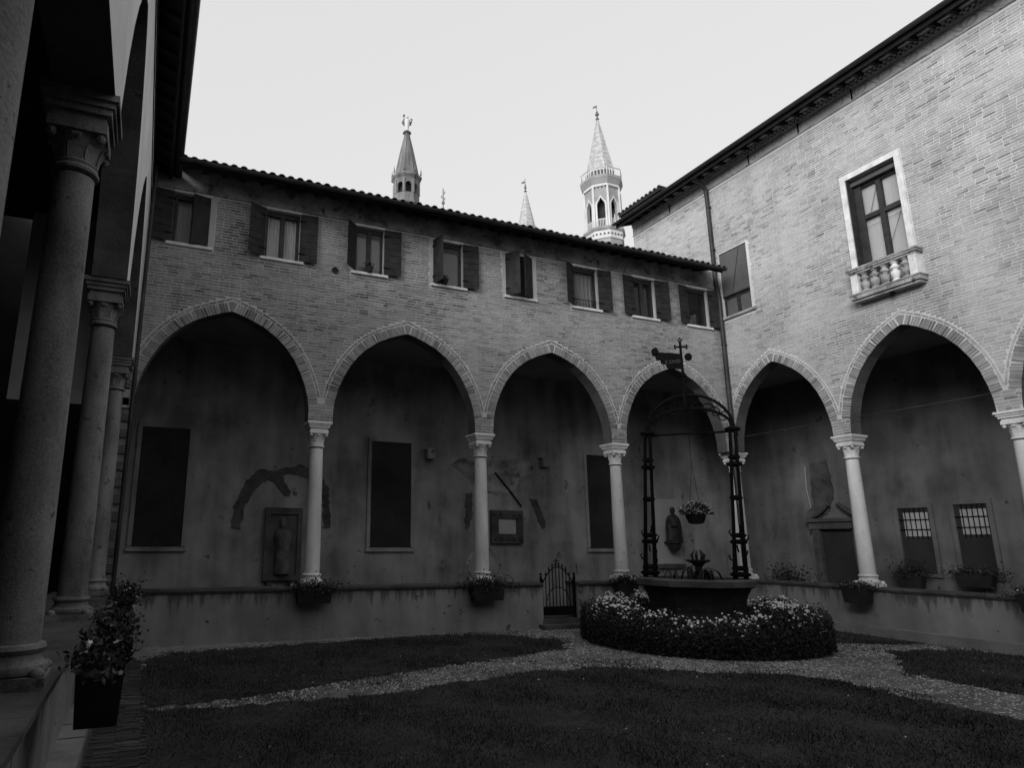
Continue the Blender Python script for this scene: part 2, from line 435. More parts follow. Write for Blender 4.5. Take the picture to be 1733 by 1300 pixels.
def voussoirs(f, centres, pr, parent, mat_, zmin=4.5, hood_mat=None):
    """ring of radial bricks round each arch plus a thin projecting hood course"""
    P = full(pr); rr = random.Random(5); items = []
    Ls = [0]
    for (a0, z0), (a1, z1) in zip(P, P[1:]): Ls.append(Ls[-1] + math.hypot(a1 - a0, z1 - z0))
    def at(s):
        for i in range(len(P) - 1):
            if s <= Ls[i + 1] or i == len(P) - 2:
                t = (s - Ls[i]) / (Ls[i + 1] - Ls[i]); a = P[i][0] + (P[i + 1][0] - P[i][0]) * t; z = P[i][1] + (P[i + 1][1] - P[i][1]) * t
                tx, tz = P[i + 1][0] - P[i][0], P[i + 1][1] - P[i][1]; L = math.hypot(tx, tz)
                return a, z, tx / L, tz / L
    n = int(Ls[-1] / .062); step = Ls[-1] / n
    for c in centres:
        for k in range(n):
            a, z, tx, tz = at((k + .5) * step); p = f(c + a, z)
            if z > ZSP and abs(a) > .03 and inframe(p, 60): items.append((px(p)[2], c + a, z, tx, tz, k))
    items.sort(); rest = MB()
    def vb(mb, u, z, tx, tz, k):
        nx, nz = -tz, tx; hw = step / 2 - rr.uniform(.003, .010); r0, r1 = .0, .208 + rr.uniform(-.012, .006)
        d = rr.uniform(.004, .012)
        q = lambda s_, r_, dd: f(u + tx * s_ + nx * r_, z + tz * s_ + nz * r_, dd)
        A = [q(-hw, r0, d), q(hw, r0, d), q(hw, r1, d), q(-hw, r1, d)]; Bk = [q(-hw, r0, -.012), q(hw, r0, -.012), q(hw, r1, -.012), q(-hw, r1, -.012)]
        i = len(mb.v); mb.v += A + Bk
        for t in ((0, 1, 2, 3), (0, 4, 5, 1), (1, 5, 6, 2), (2, 6, 7, 3), (3, 7, 4, 0)): mb.f.append(tuple(i + j for j in t)); mb.mi.append(0)
    for j, (_, u, z, tx, tz, k) in enumerate(items):
        if j < 300:
            mb = MB(); vb(mb, u, z, tx, tz, k); o = Vector(mb.v[0]); mb.v = [tuple(Vector(v) - o) for v in mb.v]
            link('arch_brick', mb.mesh('arch_brick', mat_), parent, loc=o)
        else: vb(rest, u, z, tx, tz, k)
    for c in centres:                                     # the wedge at the crown
        ns = []
        for (a0, z0), (a1, z1) in (((P[len(P) // 2 - 1]), P[len(P) // 2]), (P[len(P) // 2], P[len(P) // 2 + 1])):
            L = math.hypot(a1 - a0, z1 - z0); ns.append((-(z1 - z0) / L, (a1 - a0) / L, (a1 - a0) / L, (z1 - z0) / L))
        za = pr[0][1]; w0 = .028
        q = [(c - w0, za - w0 * .4), (c + w0, za - w0 * .4), (c + w0 + ns[1][0] * .205, za + ns[1][1] * .205 - w0 * .3), (c, za + .222), (c - w0 + ns[0][0] * .205, za + ns[0][1] * .205 - w0 * .3)]
        mb = MB(); mb.prism(q, lambda u, z: f(u, z, .006), lambda u, z: f(u, z, -.012)); mb.build('arch_brick', mat_, parent)
    if rest.v: rest.build('arch_bricks', mat_, parent, kind='stuff')
    for c in centres:                                     # outer course of stretchers lying along the arch
        mb = MB(); o1 = full(offset(pr, .232)); o2 = full(offset(pr, .272)); r3 = random.Random(int(c * 10))
        def along(O, t):
            L = [0]
            for p, q in zip(O, O[1:]): L.append(L[-1] + math.hypot(q[0] - p[0], q[1] - p[1]))
            d = t * L[-1]
            for i in range(len(O) - 1):
                if d <= L[i + 1] or i == len(O) - 2: k = (d - L[i]) / (L[i + 1] - L[i]); return (c + O[i][0] + (O[i + 1][0] - O[i][0]) * k, O[i][1] + (O[i + 1][1] - O[i][1]) * k)
        nb = 40
        for i in range(nb):
            t0, t1 = (i + .05) / nb, (i + .93) / nb
            a, b, e, g = along(o1, t0), along(o1, t1), along(o2, t1), along(o2, t0)
            if min(a[1], b[1]) < zmin + .38: continue
            d = .005 + r3.uniform(-.002, .004)
            mb.poly([f(*a, d), f(*b, d), f(*e, d), f(*g, d)])
            for p, q in ((a, b), (b, e), (e, g), (g, a)): mb.poly([f(*p, d), f(*q, d), f(*q, -.005), f(*p, -.005)])
        mb.build('hood_course', hood_mat or mat_, parent, kind='stuff', weld=True)

# ------------------------------------------------------------------ column (shaft, capital, base) as a part with sub-parts
def column_meshes(z_shaft, z_top, ms='stone'):
    zb = 1.03; out = {}
    b = MB(); b.box(-.235, .235, -.235, .235, zb, zb + .075)
    b.lathe([(.20, zb + .075), (.225, zb + .085), (.232, zb + .11), (.222, zb + .135), (.2, zb + .145), (.185, zb + .165), (.182, zb + .2), (.195, zb + .215), (.205, zb + .235), (.195, zb + .258), (.172, zb + .268)], 24)
    for sx in (-1, 1):
        for sy in (-1, 1): b.ball((sx * .185, sy * .185, zb + .09), .05, 8, 5, (1, 1, .8))
    out['base'] = b.mesh('base', M[ms], smooth=True)
    s = MB(); H = z_shaft - (zb + .268)
    s.lathe([(.168, zb + .268), (.166, zb + .3)] + [(.166 - .026 * (t ** 1.4), zb + .3 + (H - .05) * t) for t in (.15, .3, .5, .7, .85, 1)], 24)
    out['shaft'] = s.mesh('shaft', M[ms], smooth=True)
    c = MB(); z0 = z_shaft; k = z_top - z_shaft
    c.lathe([(.14, z0), (.165, z0 + .01), (.17, z0 + .03), (.16, z0 + .05), (.142, z0 + .055), (.15, z0 + .07), (.155, z0 + .08), (.145, z0 + .1),
             (.14, z0 + .13), (.145, z0 + .2), (.165, z0 + .26), (.2, z0 + .31)], 24)
    for j in range(8):                                     # curling leaves
        a = j * math.pi / 4; e = Vector((math.cos(a), math.sin(a), 0)); t = Vector((-e.y, e.x, 0)); corner = j % 2
        base = .145; pts = [(base, .1), (base + .012, .17), (base + .03, .22), (base + (.1 if corner else .055), .275), (base + (.125 if corner else .07), .262), (base + (.11 if corner else .06), .24)]
        for (r0, h0), (r1, h1), w0, w1 in zip(pts, pts[1:], (.05, .055, .05, .035, .03), (.055, .05, .035, .03, .02)):
            A = [e * r0 + t * w0, e * r0 - t * w0, e * r1 - t * w1, e * r1 + t * w1]; hs = (h0, h0, h1, h1)
            F = [tuple(p + Vector((0, 0, z0 + q))) for p, q in zip(A, hs)]
            Bq = [tuple(p * .93 + Vector((0, 0, z0 + q - .008))) for p, q in zip(A, hs)]
            i = len(c.v); c.v += F + Bq
            for q in ((0, 1, 2, 3), (7, 6, 5, 4), (0, 4, 5, 1), (1, 5, 6, 2), (2, 6, 7, 3), (3, 7, 4, 0)): c.f.append(tuple(i + m_ for m_ in q)); c.mi.append(0)
        if corner: c.ball(tuple(e * (base + .09) + Vector((0, 0, z0 + .262))), .036, 8, 5)
    out['capital'] = c.mesh('capital', M[ms], smooth=False)
    a = MB(); za = z0 + .30; hh = z_top - za
    for r, q0, q1 in ((.205, 0, .28), (.19, .28, .48), (.225, .48, .66), (.245, .66, .82), (.27, .82, 1.0)): a.box(-r, r, -r, r, za + hh * q0, za + hh * q1)
    out['abacus'] = a.mesh('abacus', M[ms])
    return out
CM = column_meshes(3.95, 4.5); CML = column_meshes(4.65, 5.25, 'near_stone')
def place_column(parent, x, y, cm=CM, z=0, rot=0):
    sh = link('column', cm['shaft'], parent, loc=(x, y, z))
    for nm in ('base', 'capital', 'abacus'): link(nm, cm[nm], sh)
    sh.rotation_euler.z = rot
    return sh

# ------------------------------------------------------------------ shared pieces
def shutter(parent, f, hinge, side, ang, z0, z1, wd, vertical=False):
    """side -1: hinge on the left jamb, leaf opens to the left; ang = angle off the wall when open (deg)"""
    a = R(ang); du, dd = side * math.cos(a), math.sin(a); th = .035
    nu, nd = -dd * side, math.cos(a)                      # outward normal of the leaf (away from wall)
    q = lambda s_, z, t: f(hinge + du * s_ + nu * t * side, z, .03 + dd * s_ + nd * t)
    b = MB()
    def bx(s0, s1, za, zb, t0, t1):
        P = [q(s0, za, t0), q(s1, za, t0), q(s1, zb, t0), q(s0, zb, t0), q(s0, za, t1), q(s1, za, t1), q(s1, zb, t1), q(s0, zb, t1)]
        i = len(b.v); b.v += P
        for k in ((0, 3, 2, 1), (4, 5, 6, 7), (0, 1, 5, 4), (1, 2, 6, 5), (2, 3, 7, 6), (3, 0, 4, 7)): b.f.append(tuple(i + m_ for m_ in k)); b.mi.append(0)
    bx(0.01, wd - .01, z0 + .02, z1 - .02, .004, .022)
    sh = b.build('shutter', M['wood'], parent)
    n = 3 if vertical else 7
    for k in range(n):
        b = MB()
        if vertical: bx(wd * k / n + .004, wd * (k + 1) / n - .004, z0, z1, .022, .04)
        else:
            h = (z1 - z0) / n; bx(.0, wd, z0 + h * k + .004, z0 + h * (k + 1) - .004, .022, .04)
        b.build('plank', M['wood'], sh)
    for zz in (z0 + .18, z1 - .18):
        b = MB(); bx(-.02, .12, zz - .018, zz + .018, .04, .05); b.build('hinge', M['iron'], sh)
    return sh

def win_far(parent, f, a, b, z0, z1, lights, cur, glass='glass', dp=-.14):
    fr = MB(); fw = .055
    mbox(fr, f, a, a + fw, z0, z1, dp, dp + .06); mbox(fr, f, b - fw, b, z0, z1, dp, dp + .06)
    mbox(fr, f, a + fw, b - fw, z1 - fw * 1.8, z1, dp, dp + .06); mbox(fr, f, a + fw, b - fw, z0, z0 + fw, dp, dp + .06)
    if lights == 2: c = (a + b) / 2; mbox(fr, f, c - .05, c + .05, z0 + fw, z1 - fw * 1.8, dp + .002, dp + .07)
    w_ = fr.build('window', M['frame'], parent)
    seg = [(a + fw, (a + b) / 2 - .05), ((a + b) / 2 + .05, b - fw)] if lights == 2 else [(a + fw, b - fw)]
    for s0, s1 in seg:
        g = MB(); mbox(g, f, s0, s1, z0 + fw, z1 - fw * 1.8, dp + .02, dp + .026); g.build('pane', M[glass], w_)
        if cur:
            k = MB(); n = 18
            for i in range(n):
                u, v = s0 + (s1 - s0) * i / n, s0 + (s1 - s0) * (i + 1) / n
                e0, e1 = .018 * math.sin(i * 1.9), .018 * math.sin((i + 1) * 1.9)
                k.poly([f(u, z0, dp - .05 + e0), f(v, z0, dp - .05 + e1), f(v, z1 - .1, dp - .05 + e1), f(u, z1 - .1, dp - .05 + e0)])
            k.build('curtain', M[cur], w_)
    return w_

def tile_mesh(length, r=.078):
    mb = MB(); n = 6; P = []
    for t, rr_ in ((0, r), (length, r * .82)):
        for k in range(n + 1):
            a = math.pi * k / n; P.append((-math.cos(a) * rr_, t, math.sin(a) * rr_))
        for k in range(n + 1):
            a = math.pi * k / n; P.append((-math.cos(a) * (rr_ - .016), t, math.sin(a) * (rr_ - .016)))
    mb.v = P; m_ = n + 1
    for k in range(n):
        mb.f.append((k, k + 1, 2 * m_ + k + 1, 2 * m_ + k)); mb.f.append((m_ + k, 3 * m_ + k, 3 * m_ + k + 1, m_ + k + 1))
        mb.f.append((k, m_ + k, m_ + k + 1, k + 1)); mb.f.append((2 * m_ + k, 2 * m_ + k + 1, 3 * m_ + k + 1, 3 * m_ + k))
    mb.f.append((0, 2 * m_, 3 * m_, m_)); mb.f.append((n, m_ + n, 3 * m_ + n, 2 * m_ + n)); mb.mi = [0] * len(mb.f)
    return mb

def roof(parent, f, u0, u1, over, z_edge, depth, slope, gut=True, lift=.0):
    """pantile roof rising away from the court above an overhanging timber eave"""
    ca, sa = math.cos(slope), math.sin(slope)
    g = lambda u, t, h: f(u, z_edge + t * sa + h * ca, over - t * ca + h * sa)    # t up the slope, h above the deck
    mb = MB(); L = depth / ca
    P = [g(u0, 0, 0), g(u1, 0, 0), g(u1, L, 0), g(u0, L, 0), g(u0, 0, .05), g(u1, 0, .05), g(u1, L, .05), g(u0, L, .05)]
    mb.v = P; mb.f = [(0, 3, 2, 1), (4, 5, 6, 7), (0, 1, 5, 4), (1, 2, 6, 5), (2, 3, 7, 6), (3, 0, 4, 7)]; mb.mi = [0] * 6
    rf = mb.build('roof', M['eave_wood'], parent)
    # rafter tails under the eave
    k = u0 + .1; rm = MB()
    while k < u1 - .1:
        if inframe(g(k, 0, 0), 60):
            r0 = MB(); Q = [g(k - .04, .04, -.1), g(k + .04, .04, -.1), g(k + .04, over / ca + .1, -.1), g(k - .04, over / ca + .1, -.1), g(k - .04, .04, -.002), g(k + .04, .04, -.002), g(k + .04, over / ca + .1, -.002), g(k - .04, over / ca + .1, -.002)]
            r0.v = Q; r0.f = list(mb.f); r0.mi = [0] * 6; r0.build('rafter', M['eave_wood'], rf)
        k += .42
    fb = MB(); fb.v = [g(u0, .0, -.13), g(u1, .0, -.13), g(u1, .035, -.13), g(u0, .035, -.13), g(u0, .0, -.003), g(u1, .0, -.003), g(u1, .035, -.003), g(u0, .035, -.003)]; fb.f = list(mb.f); fb.mi = [0] * 6
    fb.build('fascia_board', M['eave_wood'], rf)
    # tiles
    t0 = tile_mesh(.4); rest = MB(); step = .2; k = u0 + .08; cnt = 0; SC = Matrix.Diagonal((1, 1, .72, 1)); X = Vector(f(1, 0, 0)) - Vector(f(0, 0, 0))
    def basis(u, t, h, jit):
        o = Vector(g(u, t, h)); ey = (Vector(g(u, t + 1, h)) - o); ez = (Vector(g(u, t, h + 1)) - o); ex = X
        T = Matrix((ex, ey, ez)).transposed().to_4x4(); T.translation = o
        return T @ Matrix.Rotation(jit, 4, 'Z') @ SC
    tm = tile_mesh(.42).mesh('roof_tile', M['tile']); rr = random.Random(3)
    while k < u1:
        p = g(k, 0, .05); vis = inframe(p, 60)
        for row in range(int(L / .36)):
            jt = rr.uniform(-.035, .035); hh = .008 + rr.uniform(-.008, .016)
            if row == 0 and vis and cnt < 300:
                o = link('roof_tile', tm, rf); T = basis(k, -.09 + rr.uniform(-.02, .02), hh, jt); o.matrix_basis = T if 'world' not in parent else T; cnt += 1
            elif row < 9:
                T = basis(k, -.05 + row * .36 + rr.uniform(-.01, .01), hh + .012, jt)
                i = len(rest.v); rest.v += [tuple(T @ Vector(v)) for v in t0.v]; rest.f += [tuple(i + a for a in q) for q in t0.f]; rest.mi += [0] * len(t0.f)
        k += step
    rest.build('roof_tiles', M['tile'], rf, kind='stuff')
    if gut:
        gm = MB(); n = 8; r = .085; c0 = (-.05, -.05)
        for i in range(n):
            a, b = math.pi * i / n, math.pi * (i + 1) / n
            Q = lambda u, an, rr_: g(u, c0[0] - math.cos(an) * rr_ - .028, c0[1] + .08 + lift - math.sin(an) * rr_)
            gm.poly([Q(u0, a, r), Q(u1, a, r), Q(u1, b, r), Q(u0, b, r)]); gm.poly([Q(u0, a, r - .006), Q(u1, a, r - .006), Q(u1, b, r - .006), Q(u0, b, r - .006)])
        gm.build('gutter', M['pipe'], rf)
    return rf

# ================================================================== THE GROUND
g = MB(); g.poly([(-90, -90, 0), (160, -90, 0), (160, 160, 0), (-90, 160, 0)])
structure(g.build('ground', M['gravel']))
def lawn(pts, seed):
    rr = random.Random(seed); P = []
    for (x0, y0), (x1, y1) in zip(pts, pts[1:] + pts[:1]):
        n = max(1, int(math.hypot(x1 - x0, y1 - y0) / .12))
        for k in range(n):
            t = k / n; P.append((x0 + (x1 - x0) * t + rr.uniform(-.10, .10), y0 + (y1 - y0) * t + rr.uniform(-.10, .10)))
    return P
lawns = {
 'south': [(.12, -5), (.12, 9.0), (1.2, 8.82), (2.7, 8.83), (3.57, 8.96), (4.61, 9.25), (5.84, 9.5), (6.93, 9.5), (7.96, 8.8), (9.31, 7.94), (9.65, 7.33), (9.54, 6.41), (9.56, 5.75), (9.6, 5), (9.6, -5)],
 'north_west': [(.12, 9.1), (1.26, 9.2), (2.08, 9.5), (3.0, 9.83), (4.05, 10.17), (5.24, 10.51), (6.64, 10.96), (7.56, 11.2), (7.95, 11.9), (8.2, 12.3), (7.77, 12.79), (7.4, 13.4), (5.74, 13.84), (4.08, 13.5), (2.9, 13.44), (1.77, 13.3), (.73, 13.1), (.12, 12.4)],
 'east': [(11.1, -5), (11.1, 6.6), (11.3, 7.48), (12.62, 8.39), (13.08, 9.0), (14.13, 8.83), (14.9, 8.5), (14.9, -5)],
 'north_east': [(13.0, 10.2), (14.0, 9.6), (14.9, 9.3), (15.1, 9.3), (15.1, 13.85), (10.4, 13.85), (10.3, 13.4), (12.6, 12.9)],
}
lm = MB(); LW = {}
for i, (k, v) in enumerate(lawns.items()):
    LW[k] = lawn(v, i); lm.poly([(x, y, .004) for x, y in LW[k]])
structure(lm.build('lawn', M['lawn_soil']))
def inpoly(x, y, P):
    x = np.asarray(x); y = np.asarray(y); c = np.zeros(x.shape, bool); n = len(P)
    for i in range(n):
        x0, y0 = P[i]; x1, y1 = P[i - 1]
        if y0 == y1: continue
        k = ((y0 > y) != (y1 > y)) & (x < (x1 - x0) * (y - y0) / (y1 - y0) + x0); c ^= k
    return c
rs = np.random.RandomState(4)
def visible_xy(X, Y, z=0.02, mg=15):
    d = np.stack([X, Y, np.full_like(X, z - H0)], 1); zz = d @ np.array(fwd)
    u = 703.2 + 1121.7 * (d @ np.array(rt2)) / np.maximum(zz, .1); v = 662.1 - 1121.7 * (d @ np.array(up2)) / np.maximum(zz, .1)
    return (zz > .3) & (u > -mg) & (u < 1733 + mg) & (v < 1300 + mg) & (v > 0)
def grass():
    V = []; n = 420000
    X = rs.uniform(-1, 15, n); Y = rs.uniform(4, 14, n); keep = np.zeros(n, bool)
    for P in LW.values(): keep |= inpoly(X, Y, P)
    dens = .30 + .70 * np.clip(.6 + np.sin(X * 1.3 + np.cos(Y * 1.7) * 2) * np.cos(Y * 1.1 + X * .4) + .5 * np.sin(X * 5.1 + Y * 3) * np.sin(Y * 4.3 - X * 2), 0, 1)
    dist = np.hypot(X, Y); pr = np.clip(9.0 / dist, .35, 1) * dens
    keep &= rs.rand(n) < pr
    # stray tufts on the path edges
    st = ~keep & (rs.rand(n) < .22 * np.clip(np.sin(X * 2.3 + 1) * np.cos(Y * 2.9 + X) + .6, 0, 1.4)); stray = np.zeros(n, bool)
    for P in LW.values():
        Q = [(x + (x - np.mean([p[0] for p in P])) * .06, y + (y - np.mean([p[1] for p in P])) * .12) for x, y in P]; stray |= inpoly(X, Y, Q)
    keep |= st & stray
    keep &= visible_xy(X, Y); X, Y = X[keep], Y[keep]; n = len(X)
    h = rs.uniform(.015, .05, n) * (1 + 1.3 * (rs.rand(n) > .96)) * (.8 + .4 * np.sin(X * 3.1) * np.cos(Y * 2.3)); a = rs.uniform(0, 6.28, n); w_ = rs.uniform(.003, .006, n) * np.clip(np.hypot(X, Y) / 7, 1, 2)
    lx, ly = rs.normal(0, .018, n), rs.normal(0, .018, n)
    v = np.zeros((n, 3, 3)); v[:, 0] = np.stack([X - np.cos(a) * w_, Y - np.sin(a) * w_, np.zeros(n) + .003], 1)
    v[:, 1] = np.stack([X + np.cos(a) * w_, Y + np.sin(a) * w_, np.zeros(n) + .003], 1); v[:, 2] = np.stack([X + lx, Y + ly, h], 1)
    return v.reshape(-1, 3), np.arange(n * 3).reshape(-1, 3)
def np_mesh(name, v, f, mat_, kind='stuff', parent=None):
    me = bpy.data.meshes.new(name); k = f.shape[1]
    me.vertices.add(len(v)); me.vertices.foreach_set('co', v.astype(np.float32).ravel())
    me.loops.add(f.size); me.loops.foreach_set('vertex_index', f.astype(np.int32).ravel())
    me.polygons.add(len(f)); me.polygons.foreach_set('loop_start', np.arange(0, f.size, k, dtype=np.int32)); me.polygons.foreach_set('loop_total', np.full(len(f), k, np.int32))
    me.materials.append(mat_); me.update(calc_edges=True)
    return link(name, me, parent, kind)
v, f_ = grass(); o = np_mesh('grass', v, f_, M['grass']); tag(o, 'short dark grass on the lawns of the courtyard', 'grass')

def pebbles():
    n = 60000; X = rs.uniform(0, 15.2, n); Y = rs.uniform(4.5, 14, n); k = rs.rand(n) < np.clip(.75 + .5 * np.sin(X * 2.1 + Y) * np.cos(Y * 2.7 - X * .7), .2, 1)
    for P in LW.values(): k &= ~inpoly(X, Y, P)
    k |= rs.rand(n) < .004
    k &= (X > .15) & visible_xy(X, Y) & (np.hypot(X - 10.75, Y - 11.15) > 2.0); X, Y = X[k], Y[k]; n = len(X)
    s = rs.uniform(.008, .022, n); base = np.array([(1, 0, 0), (0, 1, 0), (-1, 0, 0), (0, -1, 0), (0, 0, .7), (0, 0, -.3)], float)
    a = rs.uniform(0, 6.28, n); v = base[None] * s[:, None, None] * rs.uniform(.7, 1.2, (n, 6, 1))
    x = v[..., 0] * np.cos(a)[:, None] - v[..., 1] * np.sin(a)[:, None]; y = v[..., 0] * np.sin(a)[:, None] + v[..., 1] * np.cos(a)[:, None]
    v = np.stack([x + X[:, None], y + Y[:, None], v[..., 2] + .004], -1).reshape(-1, 3)
    t = np.array([(0, 1, 4), (1, 2, 4), (2, 3, 4), (3, 0, 4)]); f = (t[None] + (np.arange(n) * 6)[:, None, None]).reshape(-1, 3)
    return v, f
v, f_ = pebbles(); o = np_mesh('gravel', v, f_, M['pebble']); tag(o, 'pale loose gravel covering the garden paths', 'gravel')

# brick paving strip and kerb stones at the foot of the near parapet
pv = MB(); pv.box(-.33, .13, 2.5, 13.6, -.05, .006); pav = structure(pv.build('paving', M['lawn_soil']))
rr = random.Random(11); pj = []
for i in range(90):
    y = 5.6 + i * .072 + (0 if i < 60 else .0)
    for j in range(2):
        if len(pj) < 170: pj.append((-.21 + j * .235 + (.06 if i % 2 else 0), y))
bm_ = MB(); bm_.box(-.112, .112, -.031, .031, 0, .03); pbm = bm_.mesh('paving_brick', M['paving'])
for x, y in pj:
    if rr.random() < .93: 
        q_ = link('paving_brick', pbm, pav, loc=(x, y, -.018 + rr.uniform(-.005, .005))); q_.rotation_euler = (rr.uniform(-.03, .03), rr.uniform(-.03, .03), rr.uniform(-.04, .04))
yk = 2.6; ks = 0
krb = MB(); krb.box(-.565, -.32, 2.5, 13.9, -.05, .14); kerb = structure(krb.build('kerb', M['cap_stone']))
for L in (1.2, 1.1, 1.25, 1.0, .5, .95, 1.0, .85, 1.1, .9, 1.0):
    k = MB(); k.box(-.56, -.33 + rr.uniform(-.01, .01), yk + .014, yk + L - .014, .10, .215 + rr.uniform(-.008, .008)); k.build('kerb_stone', M['slab'], kerb); yk += L
# narrow stone strip along the foot of the far wall
st = MB(); st.poly([(.13, 12.6, .008), (.7, 13.3, .008), (1.8, 13.45, .008), (3.2, 13.62, .008), (5.6, 13.93, .008), (5.6, 13.98, .008), (-.3, 13.98, .008), (-.3, 12.2, .008)])
structure(st.build('path', M['slab']))

# ================================================================== FAR RANGE
FR = thing('cloister_range', 'long two-storey brick range at the far side with a row of shuttered windows', 'building', (7.4, 14.2, 0))
fc = [1.33, 5.37, 9.36, 13.32]
Z0, Z1 = 8.12, 9.28
FW = [(-.03, .72), (1.93, 2.70), (4.03, 4.73), (6.05, 6.82), (8.08, 8.85), (10.12, 10.9), (12.1, 12.86), (14.05, 14.82)]
facade('wall', far, -2.6, 15.26, 4.5, 7.2, 9.9, fc, PF, [(a, b, Z0, Z1) for a, b in FW], .36, M['mortar'], FR)
blocks = [(a - .13, b + .13, Z0 - .07, Z1 + .10) for a, b in FW] + [(3.49, 3.61, 8.0, 8.12)]
lay_bricks(far, -.52, 15.24, 4.52, 9.36, fc, offset(PF, .290), PF, blocks, FR, M['brick'], lambda p: inframe(p, 30))
voussoirs(far, fc, PF, FR, M['voussoir'], 4.5)
for a, b in FW:           # smooth plaster bands round the openings
    t = MB()
    mbox(t, far, a - .12, a, Z0 - .06, Z1, -.004, .006); mbox(t, far, b, b + .12, Z0 - .06, Z1, -.004, .006); mbox(t, far, a - .12, b + .12, Z1, Z1 + .095, -.004, .0065)
    t.build('window_surround', M['stucco'], FR)
t = MB(); mbox(t, far, -.6, 15.26, 9.36, 9.385, -.01, .035); t.build('string_course', M['frieze'], FR)
t = MB(); mbox(t, far, -.6, 15.26, 9.387, 9.93, -.01, .02); t.build('frieze', M['frieze'], FR)
for i, (a, b) in enumerate(FW):
    s = MB(); mbox(s, far, a - .1, b + .1, Z0 - .06, Z0, -.1, .07); s.build('window_sill', M['white_stone'], FR)
    s = MB(); mbox(s, far, a - .02, b + .02, Z1 + .002, Z1 + .06, -.01, .045)
    if i not in (4,): s.build('lintel', M['white_stone'], FR)
spec = [(1, 'curtain_grey', 'glass'), (2, 'curtain', 'glass'), (2, None, 'glass_grey'), (1, None, 'glass_grey'), (1, None, 'glass_grey'), (1, 'curtain_grey', 'glass'), (2, None, 'glass_dark'), (1, None, 'glass_dark')]
for (a, b), (l_, cu, gl) in zip(FW, spec):
    a2 = a if l_ == 2 else a + .02; win_far(FR, far, a2, b, Z0, Z1, l_, cu, gl)
SH = [(-1, 8, .42, 0), (1, 163, .38, 1), (-1, 25, .41, 0), (1, 6, .40, 0), (-1, 47, .38, 0), (1, 6, .42, 0), (-1, 102, .38, 1), (1, 8, .41, 0),
      (-1, 126, .38, 1), (1, 150, .38, 1), (-1, 30, .42, 0), (1, 9, .40, 0), (-1, 6, .38, 0), (1, 8, .45, 0), (-1, 7, .36, 0), (1, 12, .42, 0)]
for i, (a, b) in enumerate(FW):
    s, an, wd, vt = SH[2 * i]; shutter(FR, far, a, -1, an, Z0, Z1, wd, vt)
    s, an, wd, vt = SH[2 * i + 1]; shutter(FR, far, b, 1, an, Z0, Z1, wd, vt)
v_ = MB(); T = Matrix.Translation(Vector((3.55, 14.0, 8.06))) @ Matrix.Rotation(math.pi / 2, 4, 'X')
v_.lathe([(.082, .03), (.066, .03), (.066, -.2), (.082, -.2)], 16, (0, 0, 0), T, cap=False); v_.build('vent_pipe', M['pipe'], FR)
v_ = MB(); v_.lathe([(.066, .005), (.0661, .006)], 16, (0, 0, 0), T); v_.build('vent_hole', M['dark_room'], FR)
roof(FR, far, .0, 14.72, .8, 9.66, 5.0, R(19), gut=True, lift=-.03)
for x in (3.34, 7.36, 11.33): place_column(FR, x, 14.22)
# corner pier with quoins at the left end, corner column on the right
qm = MB()
for k in range(26):
    z = 1.03 + k * .16
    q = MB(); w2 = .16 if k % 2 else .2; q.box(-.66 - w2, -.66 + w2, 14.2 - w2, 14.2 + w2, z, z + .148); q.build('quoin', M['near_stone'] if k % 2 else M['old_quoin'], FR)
# arcade behind: back wall, its left end darkened as shade, floor, ceiling
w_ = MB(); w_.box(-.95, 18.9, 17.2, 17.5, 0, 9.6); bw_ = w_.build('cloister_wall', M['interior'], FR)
w_ = MB(); w_.box(-4.2, -.951, 17.2, 17.5, 0, 9.6); w_.box(-1.2, -.951, 15.2, 17.199, 0, 9.6); w_.build('shade_dark_wall', M['near_shade'], FR)  # end of the back wall coloured dark as shade, plus an added partition
w_ = MB(); w_.box(-.5, 15.2, 14.45, 17.2, 6.95, 7.05); w_.build('ceiling', M['ceiling'], FR)
w_ = MB(); w_.box(-4.2, 18.4, 14.46, 17.19, -.02, .2); w_.build('arcade_floor', M['arcade_floor'], FR)
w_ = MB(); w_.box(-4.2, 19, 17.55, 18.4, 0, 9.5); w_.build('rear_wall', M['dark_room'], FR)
for wi, x in ((2, 4.36), (3, 6.3)):                      # pots standing in two of the windows
    q = thing('flower_pot', ('dark potted plant on the sill of the third window from the left' if wi == 2 else 'dark potted plant on the sill of the fourth window from the left'), 'pot', (x, 13.96, 8.12))
    b = MB(); b.lathe([(.07, 8.121), (.1, 8.25), (.085, 8.25)], 10, (x, 13.95, 0)); b.build('pot', M['pot'], q)
    r9 = random.Random(wi); b = MB()
    for k in range(60):
        a, e = r9.uniform(0, 6.28), r9.uniform(.0, .13); c0 = Vector((x + e * math.cos(a), 13.95 + e * .5 * math.sin(a), 8.27 + r9.uniform(-.02, .1))); t = Vector((r9.uniform(-1, 1), r9.uniform(-1, 1), r9.uniform(-.6, .9))).normalized() * .05; n = t.orthogonal().normalized() * .02
        b.poly([c0 - t, c0 + n, c0 + t, c0 - n])
    b.build('foliage', M['leaf'], q, kind='stuff')
b = MB(); b.tube([far(10.14, 8.36, -.02), far(10.88, 8.36, -.02)], .012, 5)
for k in range(7):
    u = 10.2 + k * .1; b.tube([far(u, 8.12, -.02), far(u + .04, 8.24, -.02), far(u, 8.36, -.02)], .008, 4)
b.build('window_grille', M['iron'], FR, kind='stuff')
